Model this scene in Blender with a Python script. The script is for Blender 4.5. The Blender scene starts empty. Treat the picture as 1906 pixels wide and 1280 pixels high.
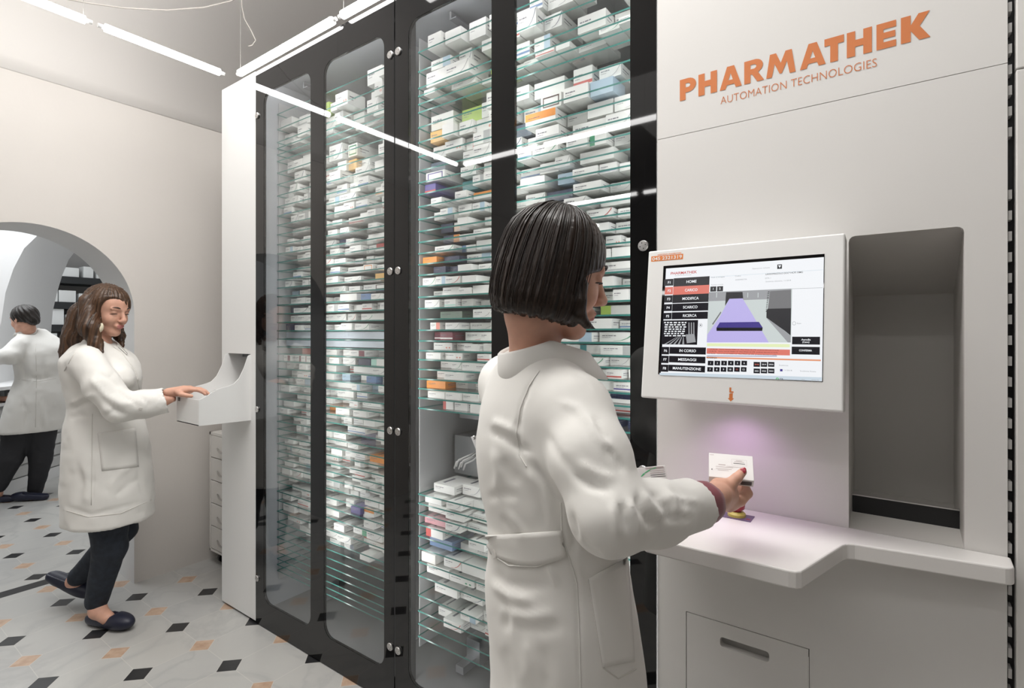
import bpy, bmesh, math, random
import numpy as np
from mathutils import Vector, Matrix, noise as mnoise

sc = bpy.context.scene
PI = math.pi
random.seed(7)

# ---------------------------------------------------------------- camera, world, large lights, exposure
FPX, YAW, CAMH, HOR, CAMD = 980.3, .62344, 1.45, 619.7, 1.39
cam_d = bpy.data.cameras.new('camera'); cam = bpy.data.objects.new('camera', cam_d)
sc.collection.objects.link(cam); sc.camera = cam
cam_d.sensor_width = 36; cam_d.lens = FPX / 1906 * 36
cam_d.shift_y = -(640 - HOR) / 1906
cam_d.clip_start = .02
cam.location = (0, -CAMD, CAMH); cam.rotation_euler = (PI/2, 0, YAW)

world = bpy.data.worlds.new('world'); sc.world = world; world.use_nodes = True
world.node_tree.nodes['Background'].inputs[0].default_value = (.9, .95, 1, 1)
world.node_tree.nodes['Background'].inputs[1].default_value = .1

def area(name, loc, rot, sx, sy, power, col=(1, 1, 1)):
    l = bpy.data.lights.new(name, 'AREA'); l.shape = 'RECTANGLE'; l.size = sx; l.size_y = sy
    l.energy = power; l.color = col
    o = bpy.data.objects.new(name, l); o.location = loc; o.rotation_euler = rot
    sc.collection.objects.link(o); return o
area('fill_light_front', (-1.25, -.75, 3.7), (0, 0, 0), 2.6, .9, 78, (1, .98, .955))  # unseen overhead light added to brighten the machine and left wall
area('fill_light_rear', (-.6, -3.6, 3.6), (0, 0, 0), 3.0, 1.6, 10, (1, .97, .93))  # unseen light added behind the camera as weak fill
area('overhead_light_next_room', (-6.2, -.6, 3.3), (0, 0, 0), 2.4, 2.4, 95, (.95, .98, 1))  # unseen area light over the next room, no fixture modelled
area('daylight_next_room', (-8.6, -2.2, 1.9), (PI/2, 0, -PI/2), 2.2, 2.2, 60, (.93, .97, 1))

sc.view_settings.view_transform = 'Standard'; sc.view_settings.look = 'None'
sc.view_settings.exposure = 0.0; sc.view_settings.gamma = 1; sc.view_settings.use_curve_mapping = False
sc.cycles.transparent_max_bounces = 28
sc.cycles.max_bounces = 8

# ---------------------------------------------------------------- rays of the measured camera: pixel -> place in the room
FV = Vector((-math.sin(YAW), math.cos(YAW), 0)); RV = Vector((math.cos(YAW), math.sin(YAW), 0)); UP = Vector((0, 0, 1))
C0 = Vector((0, -CAMD, CAMH))
def ray(px, py): return FV + RV*((px-953)/FPX) + UP*((HOR-py)/FPX)
def at_depth(px, py, Z): return C0 + ray(px, py)*Z
def at_y(px, py, y=0): v = ray(px, py); return C0 + v*((y+CAMD)/v.y)
def at_x(px, py, x): v = ray(px, py); return C0 + v*(x/v.x)
def at_z(px, py, z): v = ray(px, py); return C0 + v*((z-CAMH)/v.z)
def on_plane(px, py, p0, n): v = ray(px, py); return C0 + v*((p0-C0).dot(n)/v.dot(n))
def project(p):
    q = Vector(p)-C0; Z = q.dot(FV); return 953+FPX*q.dot(RV)/Z, HOR-FPX*q.z/Z, Z

# ---------------------------------------------------------------- materials
MATS = {}
def mat(name, col=(.8, .8, .8), rough=.5, metal=0, emit=None, estr=1, spec=.5, coat=0, bump=None, noise=None, sheen=0):
    if name in MATS: return MATS[name]
    m = bpy.data.materials.new(name); m.use_nodes = True; nt = m.node_tree; b = nt.nodes['Principled BSDF']
    b.inputs['Base Color'].default_value = (*col, 1); b.inputs['Roughness'].default_value = rough
    b.inputs['Metallic'].default_value = metal; b.inputs['Specular IOR Level'].default_value = spec
    b.inputs['Coat Weight'].default_value = coat
    if sheen: b.inputs['Sheen Weight'].default_value = sheen
    if emit:
        b.inputs['Emission Color'].default_value = (*emit, 1); b.inputs['Emission Strength'].default_value = estr
    if noise or bump:
        tc = nt.nodes.new('ShaderNodeTexCoord')
    if noise:   # (scale, amount, detail): slight colour variation of the stuff itself
        n = nt.nodes.new('ShaderNodeTexNoise'); n.inputs['Scale'].default_value = noise[0]; n.inputs['Detail'].default_value = noise[2]
        nt.links.new(tc.outputs['Object'], n.inputs['Vector'])
        r = nt.nodes.new('ShaderNodeValToRGB'); a = noise[1]
        r.color_ramp.elements[0].position = .3; r.color_ramp.elements[1].position = .7
        r.color_ramp.elements[0].color = (*[max(0, c*(1-a)) for c in col], 1); r.color_ramp.elements[1].color = (*[min(1, c*(1+a*.5)) for c in col], 1)
        nt.links.new(n.outputs['Fac'], r.inputs['Fac']); nt.links.new(r.outputs['Color'], b.inputs['Base Color'])
    if bump:    # (scale, strength, distance)
        n = nt.nodes.new('ShaderNodeTexNoise'); n.inputs['Scale'].default_value = bump[0]; n.inputs['Detail'].default_value = 4
        nt.links.new(tc.outputs['Object'], n.inputs['Vector'])
        bp = nt.nodes.new('ShaderNodeBump'); bp.inputs['Strength'].default_value = bump[1]; bp.inputs['Distance'].default_value = bump[2]
        nt.links.new(n.outputs['Fac'], bp.inputs['Height']); nt.links.new(bp.outputs['Normal'], b.inputs['Normal'])
    MATS[name] = m; return m

def clear_glass(name, tint, ior=1.45, gloss=1.0):
    """clear sheet glass: what is behind shows through, tinted, under a mirror film that grows towards grazing view"""
    if name in MATS: return MATS[name]
    m = bpy.data.materials.new(name); m.use_nodes = True; nt = m.node_tree; nt.nodes.clear()
    o = nt.nodes.new('ShaderNodeOutputMaterial'); mx = nt.nodes.new('ShaderNodeMixShader')
    t = nt.nodes.new('ShaderNodeBsdfTransparent'); g = nt.nodes.new('ShaderNodeBsdfGlossy'); fr = nt.nodes.new('ShaderNodeFresnel')
    t.inputs['Color'].default_value = (*tint, 1); g.inputs['Roughness'].default_value = 0; g.inputs['Color'].default_value = (gloss, gloss, gloss, 1)
    ge = nt.nodes.new('ShaderNodeNewGeometry'); mi = nt.nodes.new('ShaderNodeMix'); mi.inputs[2].default_value = ior; mi.inputs[3].default_value = 1/ior
    nt.links.new(ge.outputs['Backfacing'], mi.inputs[0]); nt.links.new(mi.outputs[0], fr.inputs['IOR'])   # same film on both faces of the sheet
    nt.links.new(fr.outputs[0], mx.inputs[0]); nt.links.new(t.outputs[0], mx.inputs[1]); nt.links.new(g.outputs[0], mx.inputs[2])
    nt.links.new(mx.outputs[0], o.inputs[0]); MATS[name] = m; return m

WHITE = mat('white_lacquer', (.77, .755, .735), .32, spec=.4)
WHITE_M = mat('white_powder_coat', (.84, .84, .83), .35)
BLACK_G = mat('black_glass', (.005, .005, .0055), .03, spec=.5)
BLACK_P = mat('black_plastic', (.012, .012, .013), .4)
DARKSEAM = mat('dark_seam', (.10, .095, .09), .7)
STEEL = mat('brushed_steel', (.62, .61, .60), .28, 1)
STEEL_D = mat('dark_steel', (.20, .20, .21), .35, .8)
ORANGE = mat('orange_print', (.66, .20, .055), .35)
GLASS_D = clear_glass('door_glass', (.955, .96, .96), 1.48)
GLASS_S = clear_glass('shelf_glass', (.988, .994, .992), 1.2)
GLASS_E = mat('shelf_glass_edge', (.045, .20, .175), .2, spec=.6)
PLASTER_C = mat('vault_plaster', (.80, .77, .74), .85)
PLASTER = mat('plaster', (.69, .655, .62), .85, bump=(14, .12, .01), noise=(1.3, .04, 3))
PLASTER_D = mat('darkened_shop_wall', (.30, .28, .26), .8)  # out-of-view walls darkened to cut bounce light and reflections in the black glass
PLASTER_W = mat('white_plaster', (.80, .80, .80), .85, bump=(14, .1, .01))
TUBE = mat('led_tube', (1, 1, 1), .4, emit=(1, .985, .965), estr=17)

# ---------------------------------------------------------------- mesh helpers
def put(name, me, m=None, parent=None, smooth=False):
    o = bpy.data.objects.new(name, me); sc.collection.objects.link(o)
    if m is not None:
        for k in (m if isinstance(m, (list, tuple)) else [m]): me.materials.append(k)
    if smooth: me.shade_smooth()
    if parent is not None: o.parent = parent
    return o
class MB:
    """collects shapes (with a material index) and links them as one mesh object"""
    def __init__(s): s.v = []; s.f = []; s.mi = []; s.sm = []
    def add(s, vs, fs, mi=0, sm=False):
        b = len(s.v); s.v += [tuple(v) for v in vs]; s.f += [tuple(i+b for i in f) for f in fs]
        s.mi += [mi]*len(fs); s.sm += [sm]*len(fs); return s
    def box(s, a, b, mi=0):
        (x0, y0, z0), (x1, y1, z1) = a, b
        x0, x1 = sorted((x0, x1)); y0, y1 = sorted((y0, y1)); z0, z1 = sorted((z0, z1))
        return s.add([(x0, y0, z0), (x1, y0, z0), (x1, y1, z0), (x0, y1, z0), (x0, y0, z1), (x1, y0, z1), (x1, y1, z1), (x0, y1, z1)],
                     [(0, 3, 2, 1), (4, 5, 6, 7), (0, 1, 5, 4), (1, 2, 6, 5), (2, 3, 7, 6), (3, 0, 4, 7)], mi)
    def obox(s, o, ex, ey, ez, mi=0):
        """box from corner o along three edge vectors"""
        o, ex, ey, ez = map(Vector, (o, ex, ey, ez)); c = [o, o+ex, o+ex+ey, o+ey]; c += [p+ez for p in c]
        f = [(0, 3, 2, 1), (4, 5, 6, 7), (0, 1, 5, 4), (1, 2, 6, 5), (2, 3, 7, 6), (3, 0, 4, 7)]
        if ex.cross(ey).dot(ez) < 0: f = [tuple(reversed(q)) for q in f]
        return s.add(c, f, mi)
    def prism(s, poly, d, mi=0, sm=False):
        """closed polygon of 3-D points extruded by vector d"""
        n = len(poly); d = Vector(d); p = [Vector(q) for q in poly]
        nrm = Vector((0, 0, 0))
        for i in range(n): nrm += p[i].cross(p[(i+1) % n])
        if nrm.dot(d) < 0: p.reverse()
        vs = p + [q+d for q in p]
        s.add(vs, [tuple(reversed(range(n))), tuple(range(n, 2*n))], mi)
        b = len(s.v)-2*n
        for i in range(n):
            j = (i+1) % n; s.f.append((b+i, b+j, b+n+j, b+n+i)); s.mi.append(mi); s.sm.append(sm)
        return s
    def tube(s, pts, r, seg=10, mi=0, closed_ends=True):
        pts = [Vector(p) for p in pts]; n = len(pts); rs = r if isinstance(r, (list, tuple)) else [r]*n
        b = len(s.v); t = (pts[1]-pts[0]).normalized(); a = t.orthogonal().normalized()
        for i in range(n):
            t = ((pts[min(i+1, n-1)]-pts[max(i-1, 0)])).normalized()
            a = (a - t*a.dot(t)).normalized(); c = t.cross(a)
            for k in range(seg):
                w = 2*PI*k/seg; s.v.append(tuple(pts[i]+(a*math.cos(w)+c*math.sin(w))*rs[i]))
        for i in range(n-1):
            for k in range(seg):
                k2 = (k+1) % seg; s.f.append((b+i*seg+k, b+i*seg+k2, b+(i+1)*seg+k2, b+(i+1)*seg+k)); s.mi.append(mi); s.sm.append(True)
        if closed_ends:
            s.f.append(tuple(b+k for k in reversed(range(seg)))); s.mi.append(mi); s.sm.append(False)
            s.f.append(tuple(b+(n-1)*seg+k for k in range(seg))); s.mi.append(mi); s.sm.append(False)
        return s
    def lathe(s, c, axis, prof, seg=24, mi=0):
        """profile [(radius, height)] turned about an axis through c"""
        c = Vector(c); axis = Vector(axis).normalized(); a = axis.orthogonal().normalized(); e = axis.cross(a); b = len(s.v)
        for r, h in prof:
            for k in range(seg):
                w = 2*PI*k/seg; s.v.append(tuple(c+axis*h+(a*math.cos(w)+e*math.sin(w))*r))
        for i in range(len(prof)-1):
            for k in range(seg):
                k2 = (k+1) % seg; s.f.append((b+i*seg+k, b+i*seg+k2, b+(i+1)*seg+k2, b+(i+1)*seg+k)); s.mi.append(mi); s.sm.append(False)
        s.f.append(tuple(b+k for k in reversed(range(seg)))); s.mi.append(mi); s.sm.append(False)
        s.f.append(tuple(b+(len(prof)-1)*seg+k for k in range(seg))); s.mi.append(mi); s.sm.append(False)
        return s
    def build(s, name, m, parent=None, bevel=0, seg=2):
        me = bpy.data.meshes.new(name); me.from_pydata(s.v, [], s.f)
        o = put(name, me, m, parent)
        me.polygons.foreach_set('material_index', s.mi); me.polygons.foreach_set('use_smooth', s.sm); me.update()
        if bevel:
            bv = o.modifiers.new('bevel', 'BEVEL'); bv.width = bevel; bv.segments = seg; bv.limit_method = 'ANGLE'; bv.angle_limit = .6
            bv.harden_normals = False
        return o
def thing(name, label, cat, group=None, loc=(0, 0, 0)):
    o = bpy.data.objects.new(name, None); sc.collection.objects.link(o); o.empty_display_size = .05
    return tag(o, label, cat, group)
def tag(o, label, cat, group=None, kind=None):
    o['label'] = label; o['category'] = cat
    if group: o['group'] = group
    if kind: o['kind'] = kind
    return o
def struct(o, label=None, cat=None):
    o['kind'] = 'structure'
    if label: o['label'] = label
    if cat: o['category'] = cat
    return o
def base_at(root, loc):
    """move the thing's origin to its base without moving its parts"""
    loc = Vector(loc); root.location = loc
    for c in root.children: c.location = Vector(c.location) - loc
    return root
def rrect(x0, z0, x1, z1, r, n=6):
    pts = []
    for cx, cz, a0 in ((x1-r, z0+r, -90), (x1-r, z1-r, 0), (x0+r, z1-r, 90), (x0+r, z0+r, 180)):
        for k in range(n+1):
            a = math.radians(a0+90*k/n); pts.append((cx+r*math.cos(a), cz+r*math.sin(a)))
    return pts
def sheet_with_holes(outer, holes):
    """flat 2-D outline with holes, filled; returns verts (2-D) and faces"""
    cu = bpy.data.curves.new('tmp', 'CURVE'); cu.dimensions = '2D'; cu.fill_mode = 'BOTH'
    for poly in [outer]+holes:
        sp = cu.splines.new('POLY'); sp.points.add(len(poly)-1); sp.use_cyclic_u = True
        for i, p in enumerate(poly): sp.points[i].co = (p[0], p[1], 0, 1)
    o = bpy.data.objects.new('tmp', cu); me = o.to_mesh()
    vs = [tuple(v.co[:2]) for v in me.vertices]; fs = [tuple(p.vertices) for p in me.polygons]
    o.to_mesh_clear(); bpy.data.objects.remove(o); bpy.data.curves.remove(cu)
    return vs, fs
_tc = {}
def text2d(s, bold=0.0):
    """outline text in the built-in face, filled, as 2-D verts with cap height 1, centred; returns verts, faces, width"""
    k = (s, bold)
    if k in _tc: return _tc[k]
    cu = bpy.data.curves.new('tmp', 'FONT'); cu.body = s; cu.size = 1; cu.offset = bold; cu.resolution_u = 3
    cu.align_x = 'LEFT'
    o = bpy.data.objects.new('tmp', cu); me = o.to_mesh()
    V = np.array([v.co[:2] for v in me.vertices]) if len(me.vertices) else np.zeros((1, 2)); fs = [tuple(p.vertices) for p in me.polygons]
    o.to_mesh_clear(); bpy.data.objects.remove(o); bpy.data.curves.remove(cu)
    V = V-[V[:, 0].min(), 0]; V = V/.70; w = V[:, 0].max(); V[:, 0] -= w/2
    _tc[k] = (V, fs, w); return _tc[k]
def put_text(mb, s, c, ex, ey, h, mi=0, bold=.0, width=None, thick=None):
    """text centred at c (baseline middle), ex/ey unit vectors, cap height h"""
    V, fs, w = text2d(s, bold); k = (width/w) if width else h
    c = Vector(c); ex = Vector(ex); ey = Vector(ey)
    mb.add([c+ex*(p[0]*k)+ey*(p[1]*h) for p in V], fs, mi)

# ================================================================= ROOM
XW, XW2 = -3.557, -3.916            # the two faces of the arched wall
AY, AZ, AR = -.641, 1.56, .45       # arch centre and radius
def floor_material():
    m = bpy.data.materials.new('marble_floor'); m.use_nodes = True; nt = m.node_tree; b = nt.nodes['Principled BSDF']
    N = nt.nodes.new; Lk = nt.links.new
    def M(op, a, b_=None, c=None, clamp=False):
        n = N('ShaderNodeMath'); n.operation = op; n.use_clamp = clamp
        for i, v in enumerate((a, b_, c)):
            if v is None: continue
            if isinstance(v, (int, float)): n.inputs[i].default_value = v
            else: Lk(v, n.inputs[i])
        return n.outputs[0]
    tc = N('ShaderNodeTexCoord'); sp = N('ShaderNodeSeparateXYZ'); Lk(tc.outputs['Object'], sp.inputs[0])
    P = .2552; X0, Y0 = -3.109, -.499
    u = M('DIVIDE', M('SUBTRACT', sp.outputs[0], X0), P); v = M('DIVIDE', M('SUBTRACT', sp.outputs[1], Y0), P)
    iu = M('ROUND', u); iv = M('ROUND', v)
    fu = M('ABSOLUTE', M('SUBTRACT', u, iu)); fv = M('ABSOLUTE', M('SUBTRACT', v, iv))
    l1 = M('ADD', fu, fv)
    dia = M('LESS_THAN', l1, .222)
    par = M('MODULO', M('ADD', M('ADD', iu, iv), 1000), 2)     # 0 -> black, 1 -> orange
    isb = M('LESS_THAN', par, .5)
    # joints: around the diamonds and straight between them
    j1 = M('LESS_THAN', M('ABSOLUTE', M('SUBTRACT', l1, .225)), .009)
    j2 = M('LESS_THAN', M('MINIMUM', fu, fv), .006)
    joint = M('MAXIMUM', j1, M('MULTIPLY', j2, M('SUBTRACT', 1, dia)))
    # black border band under the arch
    band = M('MULTIPLY', M('GREATER_THAN', sp.outputs[0], -4.045), M('LESS_THAN', sp.outputs[0], -3.955))
    # marble
    n1 = N('ShaderNodeTexNoise'); n1.inputs['Scale'].default_value = 2.2; n1.inputs['Detail'].default_value = 9; n1.inputs['Distortion'].default_value = .7
    Lk(tc.outputs['Object'], n1.inputs['Vector'])
    vein = M('SUBTRACT', 1, M('MULTIPLY', M('ABSOLUTE', M('SUBTRACT', n1.outputs['Fac'], .5)), 22), clamp=True)
    n2 = N('ShaderNodeTexNoise'); n2.inputs['Scale'].default_value = 1.7; n2.inputs['Detail'].default_value = 5; Lk(tc.outputs['Object'], n2.inputs['Vector'])
    wn = N('ShaderNodeTexWhiteNoise'); wn.noise_dimensions = '2D'
    cb = N('ShaderNodeCombineXYZ'); Lk(M('FLOOR', u), cb.inputs[0]); Lk(M('FLOOR', v), cb.inputs[1]); Lk(cb.outputs[0], wn.inputs['Vector'])
    def mix(f, a, c):
        n = N('ShaderNodeMix'); n.data_type = 'RGBA'; Lk(f, n.inputs[0])
        for i, q in ((6, a), (7, c)):
            if isinstance(q, tuple): n.inputs[i].default_value = (*q, 1)
            else: Lk(q, n.inputs[i])
        return n.outputs[2]
    base = mix(n2.outputs['Fac'], (.33, .33, .33), (.53, .525, .50))
    base = mix(M('MULTIPLY', wn.outputs['Value'], .35), base, (.52, .50, .46))
    base = mix(M('MULTIPLY', M('MULTIPLY', vein, n2.outputs['Fac']), .5), base, (.26, .265, .27))
    n3 = N('ShaderNodeTexNoise'); n3.inputs['Scale'].default_value = 26; n3.inputs['Detail'].default_value = 5; Lk(tc.outputs['Object'], n3.inputs['Vector'])
    org = mix(n3.outputs['Fac'], (.30, .17, .10), (.66, .50, .38))
    blk = mix(n3.outputs['Fac'], (.012, .012, .013), (.03, .03, .032))
    col = mix(dia, base, mix(isb, org, blk))
    col = mix(M('MULTIPLY', joint, .45), col, (.62, .60, .55))
    col = mix(band, col, blk)
    Lk(col, b.inputs['Base Color']); b.inputs['Roughness'].default_value = .28
    return m
fl = MB().box((-9.5, -7, -.1), (2.5, 2.2, 0)).build('floor', floor_material()); struct(fl)

# left wall with the round arch (swept outline with one hole, given its real thickness)
y0, y1, zt = -7.0, 2.2, 2.76
arch = [(AY+AR, 0)]+[(AY+AR*math.cos(a), AZ+AR*math.sin(a)) for a in [PI*k/40 for k in range(41)]]+[(AY-AR, 0)]
outl = [(y0, 0)]+[(AY-AR, 0)]+list(reversed(arch))[1:-1]+[(AY+AR, 0)]+[(y1, 0), (y1, zt), (y0, zt)]
vs, fs = sheet_with_holes(outl, [])
mb = MB()
for x in (XW, XW2): mb.add([(x, a, z) for a, z in vs], fs, 0)
n = len(outl)
for i in range(n):
    a, c = outl[i], outl[(i+1) % n]
    inside = (abs(a[0]-AY) <= AR+1e-4 and abs(c[0]-AY) <= AR+1e-4)
    mb.add([(XW, *a), (XW, *c), (XW2, *c), (XW2, *a)], [(0, 1, 2, 3)], 1 if inside else 0)
wl = mb.build('wall_left', [PLASTER, PLASTER_W]); struct(wl)
# vault springing from the wall
mb = MB(); prof = [(XW-.35, 2.60), (XW, 2.757), (XW+.005, 2.762)]
for k in range(1, 31):
    a = PI/2*k/30; prof.append((XW+.005+2.3*(1-math.cos(a)), 2.762+1.25*math.sin(a)))
prof += [(2.5, 4.02), (2.5, 4.12), (XW-.35, 4.12)]
mb.prism([(x, -7, z) for x, z in prof], (0, 9.2, 0), sm=True)
vt = mb.build('ceiling', PLASTER_C); struct(vt)
wb = MB().box((XW-.36, 1.75, 0), (2.5, 1.85, 4.1)).build('wall_back', PLASTER_C); struct(wb)
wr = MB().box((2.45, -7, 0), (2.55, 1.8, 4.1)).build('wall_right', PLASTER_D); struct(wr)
# wall behind the camera with a shop window and a doorway (seen only as reflections)
vs, fs = sheet_with_holes([(XW-.3, 0), (2.5, 0), (2.5, 4.1), (XW-.3, 4.1)], [rrect(-2.9, .02, -1.9, 2.3, .01), rrect(-1.2, .5, 1.4, 2.3, .01)])
mb = MB(); mb.add([(x, -6.4, z) for x, z in vs], fs); mb.add([(x, -6.5, z) for x, z in vs], fs)
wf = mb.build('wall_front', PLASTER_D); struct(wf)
sg = MB(); put_text(sg, 'Caf\u00e8', (-.1, -6.36, 1.95), (-1, 0, 0), (0, 0, 1), .16)
so = sg.build('window_lettering', mat('pale_lettering', (.75, .75, .75), .5)); tag(so, 'pale serif cafe lettering on the street window behind the room', 'lettering')
mb = MB().box((-1.2, -6.47, .5), (1.4, -6.45, 2.3)); w1 = mb.build('window_1', mat('dusk_glass', (.03, .032, .036), .1)); struct(w1)
mb = MB().box((-2.9, -6.47, .02), (-1.9, -6.44, 2.3)); w1 = mb.build('door_1', mat('dark_door', (.04, .038, .036), .3)); struct(w1)

# ------------------------------------------------- room beyond the arch
mb = MB().box((-9.5, -6, 0), (-9.4, 2.2, 3.4)); o = mb.build('wall_next_room_far', PLASTER_W); struct(o)
mb = MB().box((-9.4, 2.0, 0), (XW2, 2.1, 3.4)); o = mb.build('wall_next_room_right', PLASTER_W); struct(o)
mb = MB().box((-9.4, -6, 3.4), (XW2, 2.2, 3.5)); o = mb.build('wall_next_room_ceiling', PLASTER_W); o.name = 'ceiling_next_room'; struct(o)
# pier with a splayed arch reveal: near bright face, grey reveal turning away
near = [at_x(x, y, -6.9) for x, y in ((-10, 640), (2, 600), (10, 545), (25, 500), (45, 462), (70, 438), (95, 422), (130, 410))]
far = [at_x(x, y, -8.2) for x, y in ((92, 700), (95, 620), (98, 580), (106, 545), (116, 512), (128, 483), (142, 465), (165, 452))]
mb = MB(); nn = len(near)
mb.add([Vector((p.x, p.y, p.z)) for p in near]+[Vector(p) for p in far], [(i, i+1, nn+i+1, nn+i) for i in range(nn-1)], 1, True)
lo_n, lo_f = near[0].copy(), far[0].copy(); lo_n.z = 0; lo_f.z = 0
mb.add([near[0], far[0], lo_f, lo_n], [(0, 1, 2, 3)], 1)
face = [lo_n]+[p for p in near]+[Vector((-6.9, near[-1].y, 3.4)), Vector((-6.9, -6, 3.4)), Vector((-6.9, -6, 0))]
mb.add(face, [tuple(range(len(face)))], 0)
o = mb.build('wall_next_room_arch', [PLASTER_W, PLASTER_W]); struct(o)

# tall open shelf unit with dark shelves and white cartons
SH = thing('storage_shelf_unit', 'dark grey open shelf unit with white cartons beyond the arch', 'shelf unit')
ca, cb_ = at_x(112, 480, -8.9), at_x(250, 500, -8.9)
ya, yb = ca.y-.35, cb_.y+.1
mb = MB().box((-9.35, ya, 0), (-9.3, yb, 3.2)); mb.build('back_panel', mat('grey_board', (.36, .35, .34), .6), SH)
shelf_z = [.9, 1.25, 1.56, 1.86, 2.2]
for z in shelf_z: MB().box((-9.3, ya, z-.09), (-8.85, yb, z)).build('shelf', mat('dark_shelf', (.02, .022, .024), .5), SH)
for y in (ya, yb): MB().box((-9.3, y-.02, 0), (-8.85, y+.02, 3.2)).build('side_panel', mat('dark_shelf'), SH)
base_at(SH, (-9.1, (ya+yb)/2, 0))
rr = random.Random(5); cartm = mat('carton_white', (.82, .83, .82), .5)
ordw = ['lowest', 'second lowest', 'middle', 'second highest', 'highest']
for si, z in enumerate(shelf_z):
    y = ya+.03; k = 0
    while y < yb-.22:
        w = rr.uniform(.1, .2); h = rr.uniform(.12, .22)
        o = MB().box((-9.1, y, z), (-8.88, y+w, z+h)).build('storage_carton', cartm, bevel=.004)
        k += 1
        tag(o, 'white storage carton on the dark shelf unit beyond the arch', 'carton', 'white cartons on the dark shelves beyond the arch')
        y += w+rr.uniform(.01, .05)

# slatted counter in the next room (runs behind the second woman)
CT = thing('slatted_counter', 'white counter with a slatted front beyond the arch', 'counter')
p0, p1 = at_z(0, 922, 0), at_z(118, 882, 0)
d = (p1-p0).normalized(); p0 = p0-d*1.0; p1 = p1+d*.02
nrm = Vector((-d.y, d.x, 0)); nrm = nrm if nrm.x < 0 else -nrm
slat = mat('counter_slat', (.55, .55, .54), .5)
MB().obox(p0+nrm*.06, p1-p0, nrm*.5, UP*.80).build('body', mat('counter_body', (.33, .33, .33), .6), CT)
mb = MB()
for k in range(6):
    z = .11+k*.113
    mb.obox(p0+UP*z, p1-p0, nrm*.03+UP*.03, UP*.085)
mb.build('slatted_front', slat, CT)
MB().obox(p0-nrm*.01, p1-p0, nrm*.05, UP*.1).build('plinth', mat('counter_white', (.75, .75, .75), .5), CT)
MB().obox(p0-nrm*.04+UP*.80, p1-p0, nrm*.66, UP*.022).build('lower_ledge', mat('counter_white'), CT)
MB().obox(p0+nrm*.40+UP*.822, p1-p0, nrm*.02, UP*.12).build('upstand', mat('counter_body'), CT)
MB().obox(p0-nrm*.04+UP*.94, p1-p0, nrm*.66, UP*.03).build('worktop', mat('counter_white'), CT)
MB().obox(p1-d*.05-nrm*.02, d*.05, nrm*.05, UP*.94).build('end_post', mat('counter_white'), CT)
base_at(CT, ((p0+p1)/2))
q = p1-d*.08-nrm*.02
o = MB().obox(q+UP*.823, -d*.3, nrm*.2, UP*.085).build('green_box', mat('green_card', (.02, .22, .13), .5), bevel=.003)
tag(o, 'dark green carton on the lower ledge of the slatted counter beyond the arch', 'carton')
q = p1-d*.75+nrm*.12
o = MB().obox(q+UP*.971, -d*.34, nrm*.3, UP*.16).build('counter_tray', mat('maroon_card', (.10, .02, .03), .5), bevel=.003)
tag(o, 'dark maroon tray on the counter in front of the dark-haired woman', 'tray')

# ------------------------------------------------- strip lights hung from the ceiling
def strip(a, b_, label, wire=True):
    a, b_ = Vector(a), Vector(b_); d = (b_-a).normalized()
    t = thing('strip_light', label, 'light', 'white tube strip lights hung in lines')
    MB().tube([a+d*.025, b_-d*.025], .017, 12).build('tube', TUBE, t)
    for q, s_ in ((a, 1), (b_, -1)):
        MB().tube([q, q+d*s_*.025], .009, 10).build('end_cap', WHITE_M, t)
    if wire: w = MB().tube([a+d*.03+UP*.012, a+d*.03+UP*(4.0-a.z)], .0008, 6); w.build('hanging_wire', mat('thin_wire', (.35, .34, .32), .6), t)
    base_at(t, (a+b_)/2); return t
Zs = 2.785
strip((-2.72, -.019, 2.776), (-1.90, -.019, 2.776), 'strip light above the black cabinet, reaching from the white column')
strip((-1.88, -.019, 2.776), (-.75, -.019, 2.776), 'strip light above the black cabinet doors, cut by the top of the picture')
yy = -.05
for k, l in enumerate(('strip light over the left wall ending at the white column', 'strip light over the left wall cut by the top of the picture')):
    y2 = -.585 if k == 0 else -1.75; strip((-2.79, yy, Zs), (-2.79, y2, Zs), l, k > 0); yy = y2-.02
xx = -2.76
for k, x2 in enumerate((-2.04, -.85, .33, 1.5)):
    strip((xx, -1.77, Zs), (x2, -1.77, Zs), 'strip light across the room mirrored in the cabinet glass'); xx = x2+.025
xx = -2.86
for x2 in (-1.95, -.8, .35): strip((xx, -3.40, Zs), (x2, -3.40, Zs), 'strip light at the back of the room mirrored low in the glass'); xx = x2+.025
strip((-2.93, -3.44, Zs), (-2.95, -4.55, Zs), 'strip light running to the rear wall, mirrored above the bobbed hair')
# loose cables on the ceiling side
pts = [at_depth(x, y, 2.3+.001*max(0, x)) for x, y in ((-60, -60), (20, -30), (90, -8), (160, 5), (230, 15), (310, 19), (380, 14), (430, 2), (470, -20))]
o = MB().tube(pts, .0035, 6).build('ceiling_cable', mat('cable_grey', (.42, .39, .36), .6)); tag(o, 'grey cable sagging in a shallow arc below the vault', 'cable')
pts = [at_depth(x, y, 2.8) for x, y in ((451, -40), (450, 10), (455, 35), (468, 58), (476, 75), (470, 84), (462, 86))]
o = MB().tube(pts, .003, 6).build('ceiling_cable', mat('cable_grey')); tag(o, 'short thin cable end dangling and curling near the two light corners', 'cable')

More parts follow.
